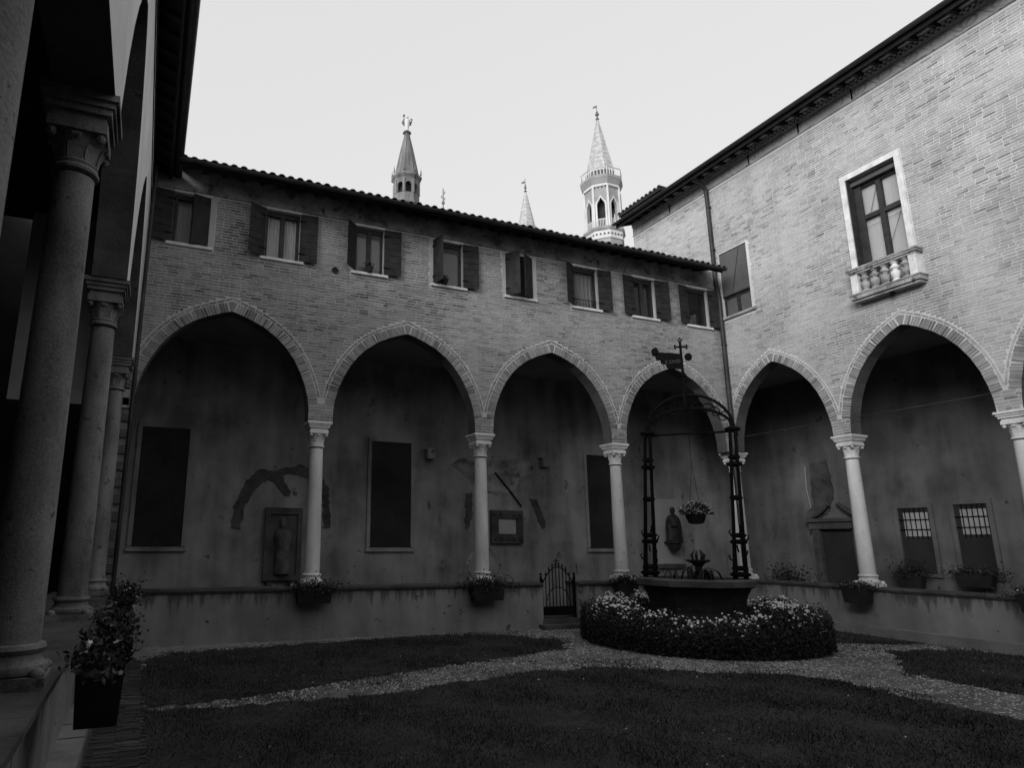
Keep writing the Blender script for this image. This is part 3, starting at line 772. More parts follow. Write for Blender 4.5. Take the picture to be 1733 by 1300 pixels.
# tall blocked windows in the cloister wall
for a, b in ((-.26, .84), (5.56, 6.72), (12.57, 13.6)):
    k = MB(); mbox(k, far, a, b, 1.82, 4.65, -3.199, -3.16); q = k.build('blocked_window', M['dark_room'], FR)
    k = MB(); mbox(k, far, a - .12, b + .12, 1.70, 1.80, -3.199, -3.12); k.build('window_sill', M['interior'], q)
    k = MB(); mbox(k, far, a - .1, a, 1.82, 4.75, -3.199, -3.14); mbox(k, far, b, b + .1, 1.82, 4.75, -3.199, -3.14); mbox(k, far, a, b, 4.65, 4.75, -3.199, -3.14); k.build('window_surround', M['interior'], q)
# worn painted fragments on the cloister wall
def ragged(pts, seed, j=.03):
    r_ = random.Random(seed); o = []
    for (x0, y0), (x1, y1) in zip(pts, pts[1:] + pts[:1]):
        n = max(1, int(math.hypot(x1 - x0, y1 - y0) / .08))
        for k in range(n): t = k / n; o.append((x0 + (x1 - x0) * t + r_.uniform(-j, j), y0 + (y1 - y0) * t + r_.uniform(-j, j)))
    return o
def flat_patch(f, pts, d0, d1, name, mt, parent, seed=1, j=.03):
    P = ragged(pts, seed, j); b = MB(); b.prism(P, lambda a, c: f(a, c, d1), lambda a, c: f(a, c, d0)); return b.build(name, mt, parent)
arcL = [(1.98, 2.25), (2.2, 2.25), (2.25, 2.75), (2.45, 3.15), (2.8, 3.5), (3.0, 3.4), (3.25, 3.05), (3.4, 3.15), (3.15, 3.6), (2.95, 3.75), (2.5, 3.7), (2.2, 3.3), (2.02, 2.8)]
flat_patch(far, arcL, -3.199, -3.17, 'painted_fragment', M['plaster_dark'], FR, 3)
flat_patch(far, [(3.0, 3.75), (3.6, 3.9), (4.1, 3.75), (4.4, 3.3), (4.5, 2.3), (4.32, 2.3), (4.22, 3.1), (3.95, 3.5), (3.6, 3.66), (3.1, 3.6)], -3.199, -3.18, 'painted_fragment', M['plaster_dark'], FR, 4)
flat_patch(far, [(7.95, 4.1), (8.3, 4.35), (9.0, 4.3), (10.2, 4.4), (10.7, 4.3), (10.6, 3.95), (10.2, 3.85), (10.0, 3.4), (9.4, 3.3), (8.8, 3.4), (8.45, 3.8)], -3.199, -3.185, 'painted_fragment', M['frieze'], FR, 5)
flat_patch(far, [(8.4, 3.3), (8.62, 3.35), (8.6, 2.7), (8.5, 2.35), (8.38, 2.35)], -3.199, -3.17, 'painted_fragment', M['plaster_dark'], FR, 6)
flat_patch(far, [(10.5, 3.25), (10.78, 3.22), (11.05, 2.4), (10.92, 2.35), (10.75, 2.7)], -3.199, -3.17, 'painted_fragment', M['plaster_dark'], FR, 7)
flat_patch(far, [(8.4, 1.3), (8.45, 1.55), (8.7, 1.78), (8.95, 1.85), (9.25, 1.75), (9.5, 1.35), (9.42, 1.33), (9.2, 1.62), (8.95, 1.74), (8.7, 1.66), (8.5, 1.4)], -3.199, -3.19, 'painted_fragment', M['frieze'], FR, 8, .015)
k = MB(); k.tube([far(9.35, 3.95, -3.15), far(9.9, 3.35, -3.15), far(10.2, 3.0, -3.15)], .025, 5); k.build('iron_strut', M['iron'], FR)
for x, z in ((7.25, 4.35), (11.0, 4.3)):
    k = MB(); k.box(x - .12, x + .12, 16.95, 17.199, z - .12, z + .12); k.box(x - .16, x + .16, 16.93, 17.199, z + .122, z + .16); k.build('corbel', M['interior'], FR)

# carved tomb slab and framed plaque: things fixed on the cloister wall
TS = thing('tomb_slab', 'tall carved dark relief slab behind the leftmost free column of the far arcade', 'relief', (3.25, 17.15, .97))
b = MB(); b.box(2.8, 3.72, 17.1, 17.198, .97, 2.78); b.build('slab', M['cap_stone'], TS)
b = MB(); b.box(2.78, 2.9, 17.05, 17.1, 1.0, 2.76); b.box(3.6, 3.72, 17.05, 17.1, 1.0, 2.76); b.box(2.9, 3.6, 17.05, 17.1, 2.62, 2.76); b.box(2.9, 3.6, 17.05, 17.1, 1.0, 1.12); b.build('frame', M['cap_stone'], TS)
b = MB(); b.lathe([(.06, 1.14), (.2, 1.16), (.21, 1.5), (.17, 1.8), (.24, 2.05), (.2, 2.2), (.07, 2.26), (.1, 2.34), (.1, 2.46), (.04, 2.54)], 12, (3.25, 17.1, 0)); b.build('carved_figure', M['figure_stone'], TS, smooth=True)
for x in (2.95, 3.5): b = MB(); b.box(x - .06, x + .06, 17.0, 17.198, .84, .968); b.build('bracket', M['cap_stone'], TS)
PQ = thing('wall_plaque', 'framed stone plaque with a pale centre on the far cloister wall', 'plaque', (9.68, 17.15, 1.93))
b = MB()
for x0, x1, z0, z1 in ((9.17, 10.2, 1.93, 2.2), (9.17, 10.2, 2.64, 2.86), (9.17, 9.4, 2.2, 2.64), (10.0, 10.2, 2.2, 2.64)): b.box(x0, x1, 17.08, 17.198, z0, z1)
for x in np.linspace(9.28, 10.1, 5):
    for z in (2.06, 2.75): b.ball((x, 17.07, z), .05, 6, 4)
b.build('frame', M['plaster_dark'], PQ)
b = MB(); b.box(9.4, 10.0, 17.14, 17.198, 2.2, 2.64); b.build('panel', M['stucco'], PQ)
# statue on a bracket in front of a pale panel
SP = thing('wall_panel', 'pale rectangular panel behind the statue in the corner bay of the far arcade', 'panel', (15.6, 17.15, 1.33))
b = MB(); b.box(15.12, 16.1, 17.15, 17.198, 1.33, 3.37); b.build('panel', M['stucco'], SP)
b = MB(); b.box(15.05, 16.17, 17.1, 17.198, 1.2, 1.32); b.build('ledge', M['cap_stone'], SP)
ST = thing('statue', 'dark standing robed figure on a bracket against the pale wall panel', 'statue', (15.6, 16.95, 1.72))
b = MB(); T = Matrix.Translation((15.6, 16.92, 0)) @ Matrix.Diagonal((1, .7, 1, 1))
b.lathe([(.26, 2.02), (.29, 2.05), (.27, 2.25), (.28, 2.45), (.26, 2.62), (.22, 2.75), (.16, 2.82), (.07, 2.86), (.06, 2.9), (.085, 2.94), (.095, 3.0), (.08, 3.07), (.03, 3.1)], 14, (0, 0, 0), T)
b.build('robed_figure', M['bronze'], ST, smooth=True)
b = MB(); b.lathe([(.03, 1.7), (.14, 1.75), (.2, 1.85), (.22, 1.97), (.3, 1.98), (.3, 2.02)], 10, (15.6, 16.95, 0)); b.build('bracket', M['bronze'], ST)
b = MB(); b.tube([(15.42, 16.85, 2.7), (15.36, 16.72, 2.5), (15.5, 16.66, 2.52)], [.06, .05, .035], 6); b.build('arm', M['bronze'], ST)

# ================================================================== RIGHT RANGE
RR = thing('palace_range', 'tall pale brick building on the right with a balconied window above its arches', 'building', (15.5, 6, 0))
rc = [1.55, 4.93, 8.31, 11.69, 15.07]
W9 = (.18, 1.17, 8.42, 10.42); W10 = (4.21, 5.38, 8.3, 10.68)
facade('wall', rgt, 0, 19, 4.5, 7.2, 13.15, rc, PR_, [W9, W10], .36, M['mortar_pale'], RR)
b = MB(); b.box(15.26, 15.71, 14.0, 17.40, 9.0, 13.15); b.build('wall_extension', M['mortar_pale'], RR)
lay_bricks(rgt, -3.4, 12.5, 4.52, 12.62, rc, offset(PR_, .290), PR_,
           [(W9[0] - .01, W9[1] + .08, W9[2] - .1, W9[3] + .015), (4.07, 5.52, 7.5, 10.84), (-4, 0, 0, 9.9)], RR, M['brick_pale'], lambda p: inframe(p, 30))
voussoirs(rgt, rc[:3], PR_, RR, M['voussoir'], 4.5, M['brick_pale'])
b = MB(); mbox(b, rgt, -3.4, 19, 12.62, 12.66, -.01, .035); b.build('string_course', M['old_stone'], RR)
b = MB(); mbox(b, rgt, -3.4, 19, 12.661, 12.95, -.01, .012); b.build('frieze', M['scroll'], RR)
b = MB(); mbox(b, rgt, -3.4, 19, 12.951, 12.985, -.01, .05); mbox(b, rgt, -3.4, 19, 13.1, 13.15, -.01, .2); b.build('cornice', M['mortar_pale'], RR)
dm = MB(); k = -3.38; row = 0; dn = []
while k < 10.5: dn.append(k); k += .115
me = MB(); o = Vector(rgt(0, 0, 0)); 
mbox(me, lambda u, z, d: tuple(Vector(rgt(u, z, d)) - o), 0, .06, 0, .052, -.01, .075); me1 = me.mesh('dentil', M['mortar_pale'])
for k in dn:
    if inframe(rgt(k, 13), 20): link('dentil', me1, RR, loc=rgt(k, 12.986, 0)); link('dentil', me1, RR, loc=rgt(k + .0575, 13.042, .035))
roof(RR, rgt, -3.45, 19, .72, 12.95, 5.5, R(18), gut=True, lift=.035)
# small raised roof on the far end
b = MB(); b.box(14.75, 18, 15.4, 17.5, 13.33, 13.42); b.box(14.95, 17.9, 15.6, 17.38, 13.1, 13.33); q = b.build('raised_roof', M['eave_wood'], RR)
tm_ = tile_mesh(.42).mesh('roof_tile', M['tile'])
for k in range(11):
    t = link('roof_tile', tm_, q); t.location = (14.72, 15.45 + k * .2, 13.43); t.rotation_euler.z = -math.pi / 2
for u in (-1.57, 1.6, 3.2, 4.68):
    b = MB(); mbox(b, rgt, u - .012, u + .012, 12.64, 12.97, .012, .04); b.build('iron_cramp', M['iron'], RR)
# downpipe in the corner
b = MB(); b.tube([(14.62, 13.9, 12.95), (14.9, 13.93, 12.8), (15.17, 13.95, 12.62), (15.17, 13.94, 11.5), (15.17, 13.93, 9.6), (15.17, 13.86, 9.0), (15.16, 13.85, 7.0), (15.17, 13.86, 4.6), (15.0, 13.75, 4.4), (14.98, 13.72, 1.1)], .062, 10)
dp = b.build('downpipe', M['pipe'], RR, smooth=True)
for z in (12.0, 10.6, 7.6, 6.3, 5.2): b = MB(); b.lathe([(.075, z), (.075, z + .04)], 12, (15.17, 13.92 if z > 9.5 else 13.855, 0)); b.build('pipe_collar', M['pipe'], dp)
# corner window
a, b2, z0, z1 = W9
win_far(RR, rgt, a, b2, z0, 9.08, 2, 'curtain_grey', 'glass_grey', -.13)
b = MB(); mbox(b, rgt, a + .01, b2 - .01, 9.08, z1 - .02, -.05, -.02); q = b.build('blind', M['blind'], RR)
b = MB(); mbox(b, rgt, a + .01, b2 - .01, 9.04, 9.079, -.06, -.01); b.build('blind_rail', M['frame'], q)
b = MB(); b.tube([rgt(.55, 9.1, -.01), rgt(.9, 10.38, -.01)], .007, 4); b.build('blind_cord', M['iron'], q)
b = MB(); mbox(b, rgt, a - .12, b2 + .14, z0 - .07, z0, -.1, .08); b.build('window_sill', M['old_stone'], RR)
b = MB(); mbox(b, rgt, b2, b2 + .07, z0, z1 + .04, -.005, .012); b.build('window_surround', M['mortar_pale'], RR)
# balcony window
a, b2, z0, z1 = W10
b = MB()
mbox(b, rgt, a - .13, a, 8.3, z1 + .13, -.02, .05); mbox(b, rgt, b2, b2 + .13, 8.3, z1 + .13, -.02, .05); mbox(b, rgt, a, b2, z1, z1 + .13, -.02, .049)
b.build('window_surround', M['white_stone'], RR)
b = MB(); b.cur = 0
mbox(b, rgt, a + .02, a + .1, z0, z1, -.32, -.24); mbox(b, rgt, b2 - .1, b2 - .02, z0, z1, -.32, -.24); mbox(b, rgt, a + .1, b2 - .1, z1 - .22, z1 - .02, -.32, -.24)
mbox(b, rgt, a + .1, b2 - .1, 9.62, 9.73, -.32, -.22); mbox(b, rgt, (a + b2) / 2 - .055, (a + b2) / 2 + .055, z0, z1 - .22, -.318, -.222)
wq = b.build('window', M['frame'], RR)
for s0, s1 in ((a + .1, (a + b2) / 2 - .055), ((a + b2) / 2 + .055, b2 - .1)):
    for q0, q1 in ((z0, 9.62), (9.73, z1 - .22)):
        b = MB(); mbox(b, rgt, s0, s1, q0, q1, -.29, -.284); b.build('pane', M['glass'], wq)
        b = MB(); mbox(b, rgt, s0, s1, q0, q1, -.345, -.325); b.build('curtain', M['curtain'], wq)
b = MB(); mbox(b, rgt, a + .01, b2 - .01, z1 - .16, z1 - .06, -.2, -.1); b.build('blind_box', M['blind'], wq)
b = MB(); b.tube([rgt(a + .3, 9.75, -.27), rgt(a + .5, 10.3, -.27)], .006, 4); b.tube([rgt(a + .5, 8.5, -.27), rgt(b2 - .2, 9.5, -.27)], .005, 4); b.tube([rgt(a + .15, 9.42, -.272), rgt(b2 - .1, 9.46, -.272)], .004, 4); b.build('pull_cord', M['iron'], wq)
b = MB(); mbox(b, rgt, a + .005, a + .03, z0, z1, -.2, .02); mbox(b, rgt, a + .03, a + .19, 8.3, z1 - .1, -.235, -.2); b.build('side_shutter', M['frame'], wq)
BAL = MB(); mbox(BAL, rgt, 4.10, 5.64, 7.56, 7.66, -.02, .29); mbox(BAL, rgt, 4.14, 5.60, 7.50, 7.56, -.02, .24); mbox(BAL, rgt, 4.08, 5.66, 7.66, 7.69, -.02, .31)
bal = BAL.build('balcony', M['old_stone'], RR)
b = MB(); mbox(b, rgt, 4.10, 5.64, 8.22, 8.27, .08, .29); mbox(b, rgt, 4.08, 5.66, 8.27, 8.31, .06, .31); mbox(b, rgt, 4.13, 5.61, 8.17, 8.22, .08, .26)
mbox(b, rgt, 4.11, 4.26, 8.22, 8.27, -.0, .08); mbox(b, rgt, 5.48, 5.63, 8.22, 8.27, .0, .08); b.build('rail', M['old_stone'], bal)
for u in (4.14, 5.44): b = MB(); mbox(b, rgt, u, u + .16, 7.69, 8.17, -.01, .25); b.build('pedestal', M['white_stone'], bal)
for k in range(5):
    p = rgt(4.14 + .16 + .06 + (1.30 - .16) * (k + .5) / 5 - .06, 7.69, .16); b = MB()
    b.lathe([(.07, 0), (.085, .01), (.085, .06), (.05, .08), (.075, .11), (.1, .2), (.095, .25), (.045, .27), (.05, .29), (.1, .33), (.1, .36), (.055, .40), (.05, .43), (.08, .45), (.08, .48)], 12)
    bl = b.mesh('baluster', M['stone'] if k == 3 else M['worn_stone'], smooth=True); link('baluster', bl, bal, loc=p)
b = MB(); b.lathe([(.03, -.08), (.05, -.02), (.05, 0)], 8, rgt(4.95, 7.5, .15)); b.build('lamp_hook', M['iron'], bal)
# right arcade: columns, back wall, ceiling, floor
for u in (3.24, 6.62, 10.0): place_column(RR, 15.48, 14 - u)
place_column(RR, 15.50, 14.22)
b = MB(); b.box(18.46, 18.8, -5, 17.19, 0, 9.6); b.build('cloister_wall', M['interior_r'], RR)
b = MB(); b.box(15.71, 18.46, -5, 14.4, 6.95, 7.05); b.box(15.2, 18.46, 14.4, 17.2, 6.95, 7.05); b.build('ceiling', M['ceiling'], RR)
b = MB(); b.box(15.0, 18.45, -5, 14.455, -.02, .2); b.build('arcade_floor', M['arcade_floor'], RR)
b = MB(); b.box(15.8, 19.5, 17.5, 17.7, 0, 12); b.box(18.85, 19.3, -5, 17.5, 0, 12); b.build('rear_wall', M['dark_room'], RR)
b = MB(); b.tube([(15.6, 14.05, 4.94), (15.6, -2, 4.94)], .016, 6); b.build('tie_rod', M['pipe'], RR)
# doorway with broken pediment
b = MB(); b.box(18.4, 18.459, 13.0, 14.0, .2, 2.32); q = b.build('doorway', M['dark_room'], RR)
b = MB(); b.box(18.3, 18.459, 12.78, 13.0, .2, 2.4); b.box(18.3, 18.459, 14.0, 14.22, .2, 2.4); b.box(18.26, 18.459, 12.72, 14.28, 2.402, 2.6); b.box(18.2, 18.459, 12.66, 14.34, 2.602, 2.7); b.build('door_surround', M['cap_stone'], q)
b = MB()
for s in (-1, 1): b.tube([(18.34, 13.5 + s * .75, 2.74), (18.34, 13.5 + s * .5, 2.84), (18.34, 13.5 + s * .28, 3.0), (18.34, 13.5 + s * .16, 3.1), (18.34, 13.5 + s * .1, 3.05)], [.05, .07, .07, .05, .03], 6)
b.build('pediment', M['cap_stone'], q)
flat_patch(lambda u, z, d: (18.46 - d, u, z), [(14.15, 4.3), (13.6, 4.4), (13.5, 3.4), (13.7, 2.95), (14.1, 2.6), (14.4, 2.2), (14.5, 2.5), (14.45, 2.9), (14.2, 3.1)], -.001, .03, 'painted_fragment', M['plaster_dark'], RR, 9)
b = MB(); b.tube([(18.3, 14.2, 4.25), (18.28, 14.22, 3.6), (18.3, 14.16, 3.0)], .012, 5); b.build('hanging_rope', M['stucco'], RR)
# two barred windows
for s0, s1, zb, zt in ((2.22, 2.98, 1.25, 2.9), (3.56, 4.28, 1.25, 2.94), (5.1, 5.9, 1.25, 2.94)):
    f = lambda u, z, d: (18.46 - d, 14 - u, z)
    b = MB(); mbox(b, f, s0, s1, zb, zt, -.001, .02); q = b.build('window', M['dark_room'], RR)
    b = MB()
    for u0_, u1_, a0, a1 in ((s0 - .1, s0, zb - .08, zt + .1), (s1, s1 + .1, zb - .08, zt + .1), (s0, s1, zt, zt + .1), (s0, s1, zb - .08, zb)): mbox(b, f, u0_, u1_, a0, a1, -.001, .06)
    b.build('window_surround', M['interior_r'], q)
    b = MB(); mbox(b, f, s0 + .12, s1 - .04, zt - .72, zt - .12, .021, .03); b.build('pane', M['stucco'], q)
    for k in range(5): b = MB(); u = s0 + .12 + (s1 - s0 - .16) * (k + .5) / 5; b.tube([f(u, zt - .78, .05), f(u, zt, .05)], .012, 5); b.build('window_bar', M['iron'], q)
    for z in (zt - .3, zt - .55): b = MB(); b.tube([f(s0, z, .055), f(s1, z, .055)], .01, 5); b.build('window_bar', M['iron'], q)

# ================================================================== LEFT (NEAR) RANGE
LR = thing('near_range', 'near two-storey range on the left seen edge-on with stone columns in deep shadow', 'building', (-.7, 7, 0))
lc = [3.3 - 4.0, 3.3 + .0 - .0, 7.2, 11.2]
lc = [-.85, 7.2, 11.2]
M['left_wall'] = mat('left_wall_plaster', .62, .76, 1.5, 30, .3, .9)
facade('wall', lft, -1.9, 14.9, 5.25, 8.4, 9.9, [7.2, 11.2], PL, [], .42, M['left_wall'], LR)
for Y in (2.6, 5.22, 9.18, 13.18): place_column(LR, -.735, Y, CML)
b = MB(); b.tube([(LX + .03, -3, 9.1), (LX + .03, 13.5, 9.15)], .015, 5); b.build('cable', M['iron'], LR)
b = MB(); b.tube([(LX + .025, 5.5, 8.9), (LX + .025, 13.5, 8.7)], .01, 5); b.build('cable', M['iron'], LR)
b = MB(); b.tube([(LX + .06, 13.55, 9.6), (LX + .06, 13.55, 1.0)], .04, 8); b.build('downpipe', M['pipe'], LR)
b = MB(); b.box(-4.2, -3.9, -5, 17.2, 0, 9.8); b.build('cloister_wall', M['near_shade'], LR)
b = MB(); b.box(-3.9, -.92, -5, 14.4, 8.3, 8.4); b.build('ceiling', M['near_shade'], LR)
b = MB(); b.box(-3.9, -.9, -5, 14.45, -.02, .2); b.build('arcade_floor', M['arcade_floor'], LR)
roof(LR, lft, -1.8, 14.6, .40, 9.66, 5.0, R(19), gut=True, lift=.03)

# ================================================================== SOUTH RANGE (unseen behind the camera; added to block sky light, height set for the light)
SR = thing('unseen_south_range', 'unseen low range added behind the viewer to close the fourth side against sky light', 'building', (8, -2, 0))
sth = lambda u, z, d=0.: (u, -1.6 + d, z)
facade('wall', sth, -.5, 15.2, 4.5, 7.0, 7.4, [1.6, 5.6, 9.6, 13.4], PF, [], .36, M['mortar'], SR)
b = MB(); b.box(-4.2, 18.8, -5.6, -5.2, 0, 8.5); b.build('cloister_wall', M['interior'], SR)
b = MB(); b.box(-4.2, 18.4, -5.2, -1.97, 6.9, 7.0); b.build('ceiling', M['ceiling'], SR)
for x in (3.6, 7.6, 11.5): place_column(SR, x, -1.82)
b = MB(); b.poly([(-4.2, -.9, 7.2), (18, -.9, 7.2), (18, -6, 8.9), (-4.2, -6, 8.9)]); b.build('roof', M['tile'], SR)

# ================================================================== PARAPETS
def low_wall(label, f, u0, u1, y_lab, ends=()):
    o = thing('low_wall', label, 'wall', y_lab, 'parapets under the arcades')
    b = MB(); mbox(b, f, u0, u1, -.02, .95, -.45, .0); b.build('wall', M['parapet'], o, weld=True)
    u = u0; n = max(1, round((u1 - u0) / 1.4)); L = (u1 - u0) / n
    for k in range(n):
        b = MB(); a0, a1 = u0 + k * L + .003, u0 + (k + 1) * L - .003
        mbox(b, f, a0, a1, .95, .985, -.49, .03); mbox(b, f, a0, a1 + .0, .986, 1.03, -.52, .055); b.build('coping_stone', M['cap_stone'] if f is not None else None, o)
    return o
low_wall('long plastered parapet under the left three arches of the far arcade', far, -.56, 8.84, (4, 14, 0))
low_wall('short plastered parapet between the iron gate and the corner of the far arcade', far, 9.82, 15.0, (12.4, 14, 0))
low_wall('plastered parapet with chipped patches under the right-hand arcade', rgt, .0, 18, (15.3, 7, 0))
low_wall('dark near parapet carrying the columns on the left edge', lambda u, z, d=0.: (-.56 + d * 1.7, u, z), -4, 13.99, (-.7, 6, 0))

# ================================================================== GATE
GT = thing('iron_gate', 'small arched wrought-iron gate in the opening of the far parapet', 'gate', (9.33, 14.1, .2))
def gate_h(x): t = (x - 9.33) / .45; return 1.02 + .42 * (1 - t * t)
xs = [8.9 + .86 * i / 9 for i in range(10)]
for i, x in enumerate(xs):
    b = MB(); h = gate_h(x) - .02; b.tube([(x, 14.1, .3), (x, 14.1, h), (x, 14.1, h + .03), (x, 14.1, h + .1)], [.011, .011, .022, .003], 6); b.build('gate_bar', M['iron'], GT)
b = MB(); b.tube([(x_, 14.1, gate_h(x_) - .05) for x_ in np.linspace(8.88, 9.78, 14)], .014, 6); b.build('top_rail', M['iron'], GT)
b = MB(); b.box(8.88, 9.78, 14.085, 14.115, .27, .3); b.box(8.88, 9.78, 14.09, 14.11, .3, .48); b.build('bottom_panel', M['iron'], GT)
b = MB(); b.tube([(9.33 + .3 * math.cos(a), 14.1, .62 + .3 * math.sin(a)) for a in np.linspace(0, math.pi, 14)], .011, 6); b.build('arch_hoop', M['iron'], GT)
for x in (8.86, 9.8): b = MB(); b.box(x - .02, x + .02, 14.08, 14.12, .2, 1.18); b.ball((x, 14.1, 1.22), .035); b.build('gate_post', M['iron'], GT)
b = MB(); b.tube([(9.33, 14.1, 1.4), (9.33, 14.1, 1.6)], .009, 5); b.tube([(9.26, 14.1, 1.53), (9.4, 14.1, 1.53)], .008, 5)
for s in (-1, 1):
    b.tube([(9.33 + s * .03, 14.1, 1.40), (9.33 + s * .12, 14.1, 1.44), (9.33 + s * .15, 14.1, 1.38), (9.33 + s * .1, 14.1, 1.35)], .008, 5)
b.build('finial', M['iron'], GT)
SG = MB(); SG.box(8.7, 9.98, 13.7, 14.5, 0, .1); SG.box(8.82, 9.84, 13.98, 14.5, .1, .21)
tag(SG.build('stone_step', M['cap_stone']), 'worn stone steps at the foot of the iron gate', 'step')

# ================================================================== FOLIAGE HELPERS
def leaves(pts, size, seed, mb=None):
    """pts: array of centres; returns crossed leaf-sized quads"""
    r_ = np.random.RandomState(seed); n = len(pts); s = r_.uniform(.6, 1.2, n) * size
    a = r_.normal(size=(n, 3)); a /= np.linalg.norm(a, axis=1)[:, None]; b = r_.normal(size=(n, 3)); b -= (b * a).sum(1)[:, None] * a; b /= np.linalg.norm(b, axis=1)[:, None]
    c = np.cross(a, b)
    v = np.stack([pts - a * s[:, None], pts + b * s[:, None] * .5 + c * s[:, None] * .12, pts + a * s[:, None], pts - b * s[:, None] * .5 + c * s[:, None] * .12], 1)
    f = np.arange(n * 4).reshape(-1, 4)
    return v.reshape(-1, 3), f
def blossoms(pts, size, seed):
    r_ = np.random.RandomState(seed); V = []; F = []; k = 0
    for p in pts:
        s = size * r_.uniform(.6, 1.25); nrm = Vector(r_.normal(size=3) * .5 + np.array([-.35, -.45, .8])).normalized(); t = nrm.orthogonal().normalized(); u = nrm.cross(t); a0 = r_.uniform(0, 6)
        ce = Vector(p) + nrm * s * .1; V.append(tuple(ce))
        for i in range(10):
            a = a0 + i * math.pi / 5; rr_ = s * (1 if i % 2 else .55); V.append(tuple(Vector(p) + (t * math.cos(a) + u * math.sin(a)) * rr_ + nrm * s * (.25 if i % 2 else 0)))
        for i in range(10): F.append((k, k + 1 + i, k + 1 + (i + 1) % 10))
        k += 11
    return np.array(V), np.array(F)

# ================================================================== WELL, HEDGE, OVERTHROW
WX, WY = 10.75, 11.15
OX, OY = 10.95, 10.95
ax = Vector((1, -1, 0)).normalized(); dp_ = Vector((1, 1, 0)).normalized()     # across the view, away from the camera
def wp(s, z, d=0): p = Vector((OX, OY, 0)) + ax * s + dp_ * d; return (p.x, p.y, z)
HG = thing('round_hedge', 'low clipped round hedge ringing the well and full of small pale blossoms', 'hedge', (WX, WY, 0))
r_ = np.random.RandomState(9)
def hedge_top(th, r):
    s = r * np.cos(th - math.atan2(-1, 1)); side = np.exp(-((np.abs(s) - 1.55) / .6) ** 2)
    return .52 + .20 * side + .06 * np.sin(th * 9 + r * 4) + .05 * np.sin(th * 23 + r * 9) + .03 * np.sin(th * 41)
n = 70000; th = r_.uniform(0, 2 * np.pi, n); rad = np.sqrt(r_.uniform(1.35 ** 2, 2.36 ** 2, n))
tp = hedge_top(th, rad); edge = np.minimum(1, np.minimum((2.42 - rad) / .35, (rad - 1.2) / .3)); tp = tp * np.sqrt(np.clip(edge, 0.05, 1))
u = r_.rand(n); z = tp * np.where(r_.rand(n) < .55, 1 - .14 * u, u)
outer = r_.rand(n) < .35; rad = np.where(outer, 2.36 - r_.rand(n) * .12 + .03 * np.sin(th * 31), rad); z = np.where(outer, r_.rand(n) * np.maximum(tp, .25) * .95, z)
z = z + np.where(r_.rand(n) < .03, r_.exponential(.05, n), 0) * (np.sin(th * 17) + 1)
P = np.stack([WX + rad * np.cos(th), WY + rad * np.sin(th), z + .02], 1)
v, f_ = leaves(P, .028, 1); np_mesh('foliage', v, f_, M['leaf'], 'stuff', HG)
core = MB(); core.lathe([(1.4, .02), (1.4, .38), (1.8, .42), (2.15, .36), (2.26, .02)], 48, (WX, WY, 0), cap=False); core.build('branches', M['soil'], HG)
n = 2600; th = r_.uniform(0, 2 * np.pi, n); rad = r_.uniform(1.45, 2.28, n); s = rad * np.cos(th - math.atan2(-1, 1)); keep = r_.rand(n) < np.clip(.55 + 1.1 * np.exp(-((np.abs(s) - 1.5) / .7) ** 2), 0, 1)
clump = np.sin(th * 13 + rad * 7) + np.sin(th * 29) * .6 + r_.normal(0, .5, n); keep &= clump > -.3
th, rad = th[keep], rad[keep]; z = hedge_top(th, rad) * np.sqrt(np.clip(np.minimum(1, (2.42 - rad) / .35), .1, 1)) + r_.uniform(-.03, .10, len(th)) + .10 * (r_.rand(len(th)) > .93)
v, f_ = blossoms(np.stack([WX + rad * np.cos(th), WY + rad * np.sin(th), z], 1), .031, 2); np_mesh('blossoms', v, f_, M['petal'], 'stuff', HG)
WL = thing('well', 'old stone well basin rising from the middle of the flowering hedge', 'well', (WX, WY, 0))
b = MB(); b.lathe([(1.35, 0), (1.35, .2), (1.2, .2), (1.2, .4)], 8, (WX, WY, 0), rot=.39); b.build('plinth', M['plaster_dark'], WL)
b = MB(); b.lathe([(1.02, .4), (.98, .46), (.96, .62), (.98, .8), (1.02, .95), (1.1, 1.08), (1.02, 1.09)], 8, (WX, WY, 0), rot=.39); b.build('basin', M['bronze'], WL)
b = MB(); b.lathe([(1.12, 1.1), (1.2, 1.13), (1.2, 1.24), (1.14, 1.26), (.85, 1.26), (.85, 1.1)], 8, (WX, WY, 0), rot=.39, cap=False); b.build('rim', M['cap_stone'], WL)
b = MB(); b.lathe([(.01, 1.2), (.85, 1.2)], 8, (WX, WY, 0), rot=.39, cap=False); b.build('soil', M['soil'], WL)

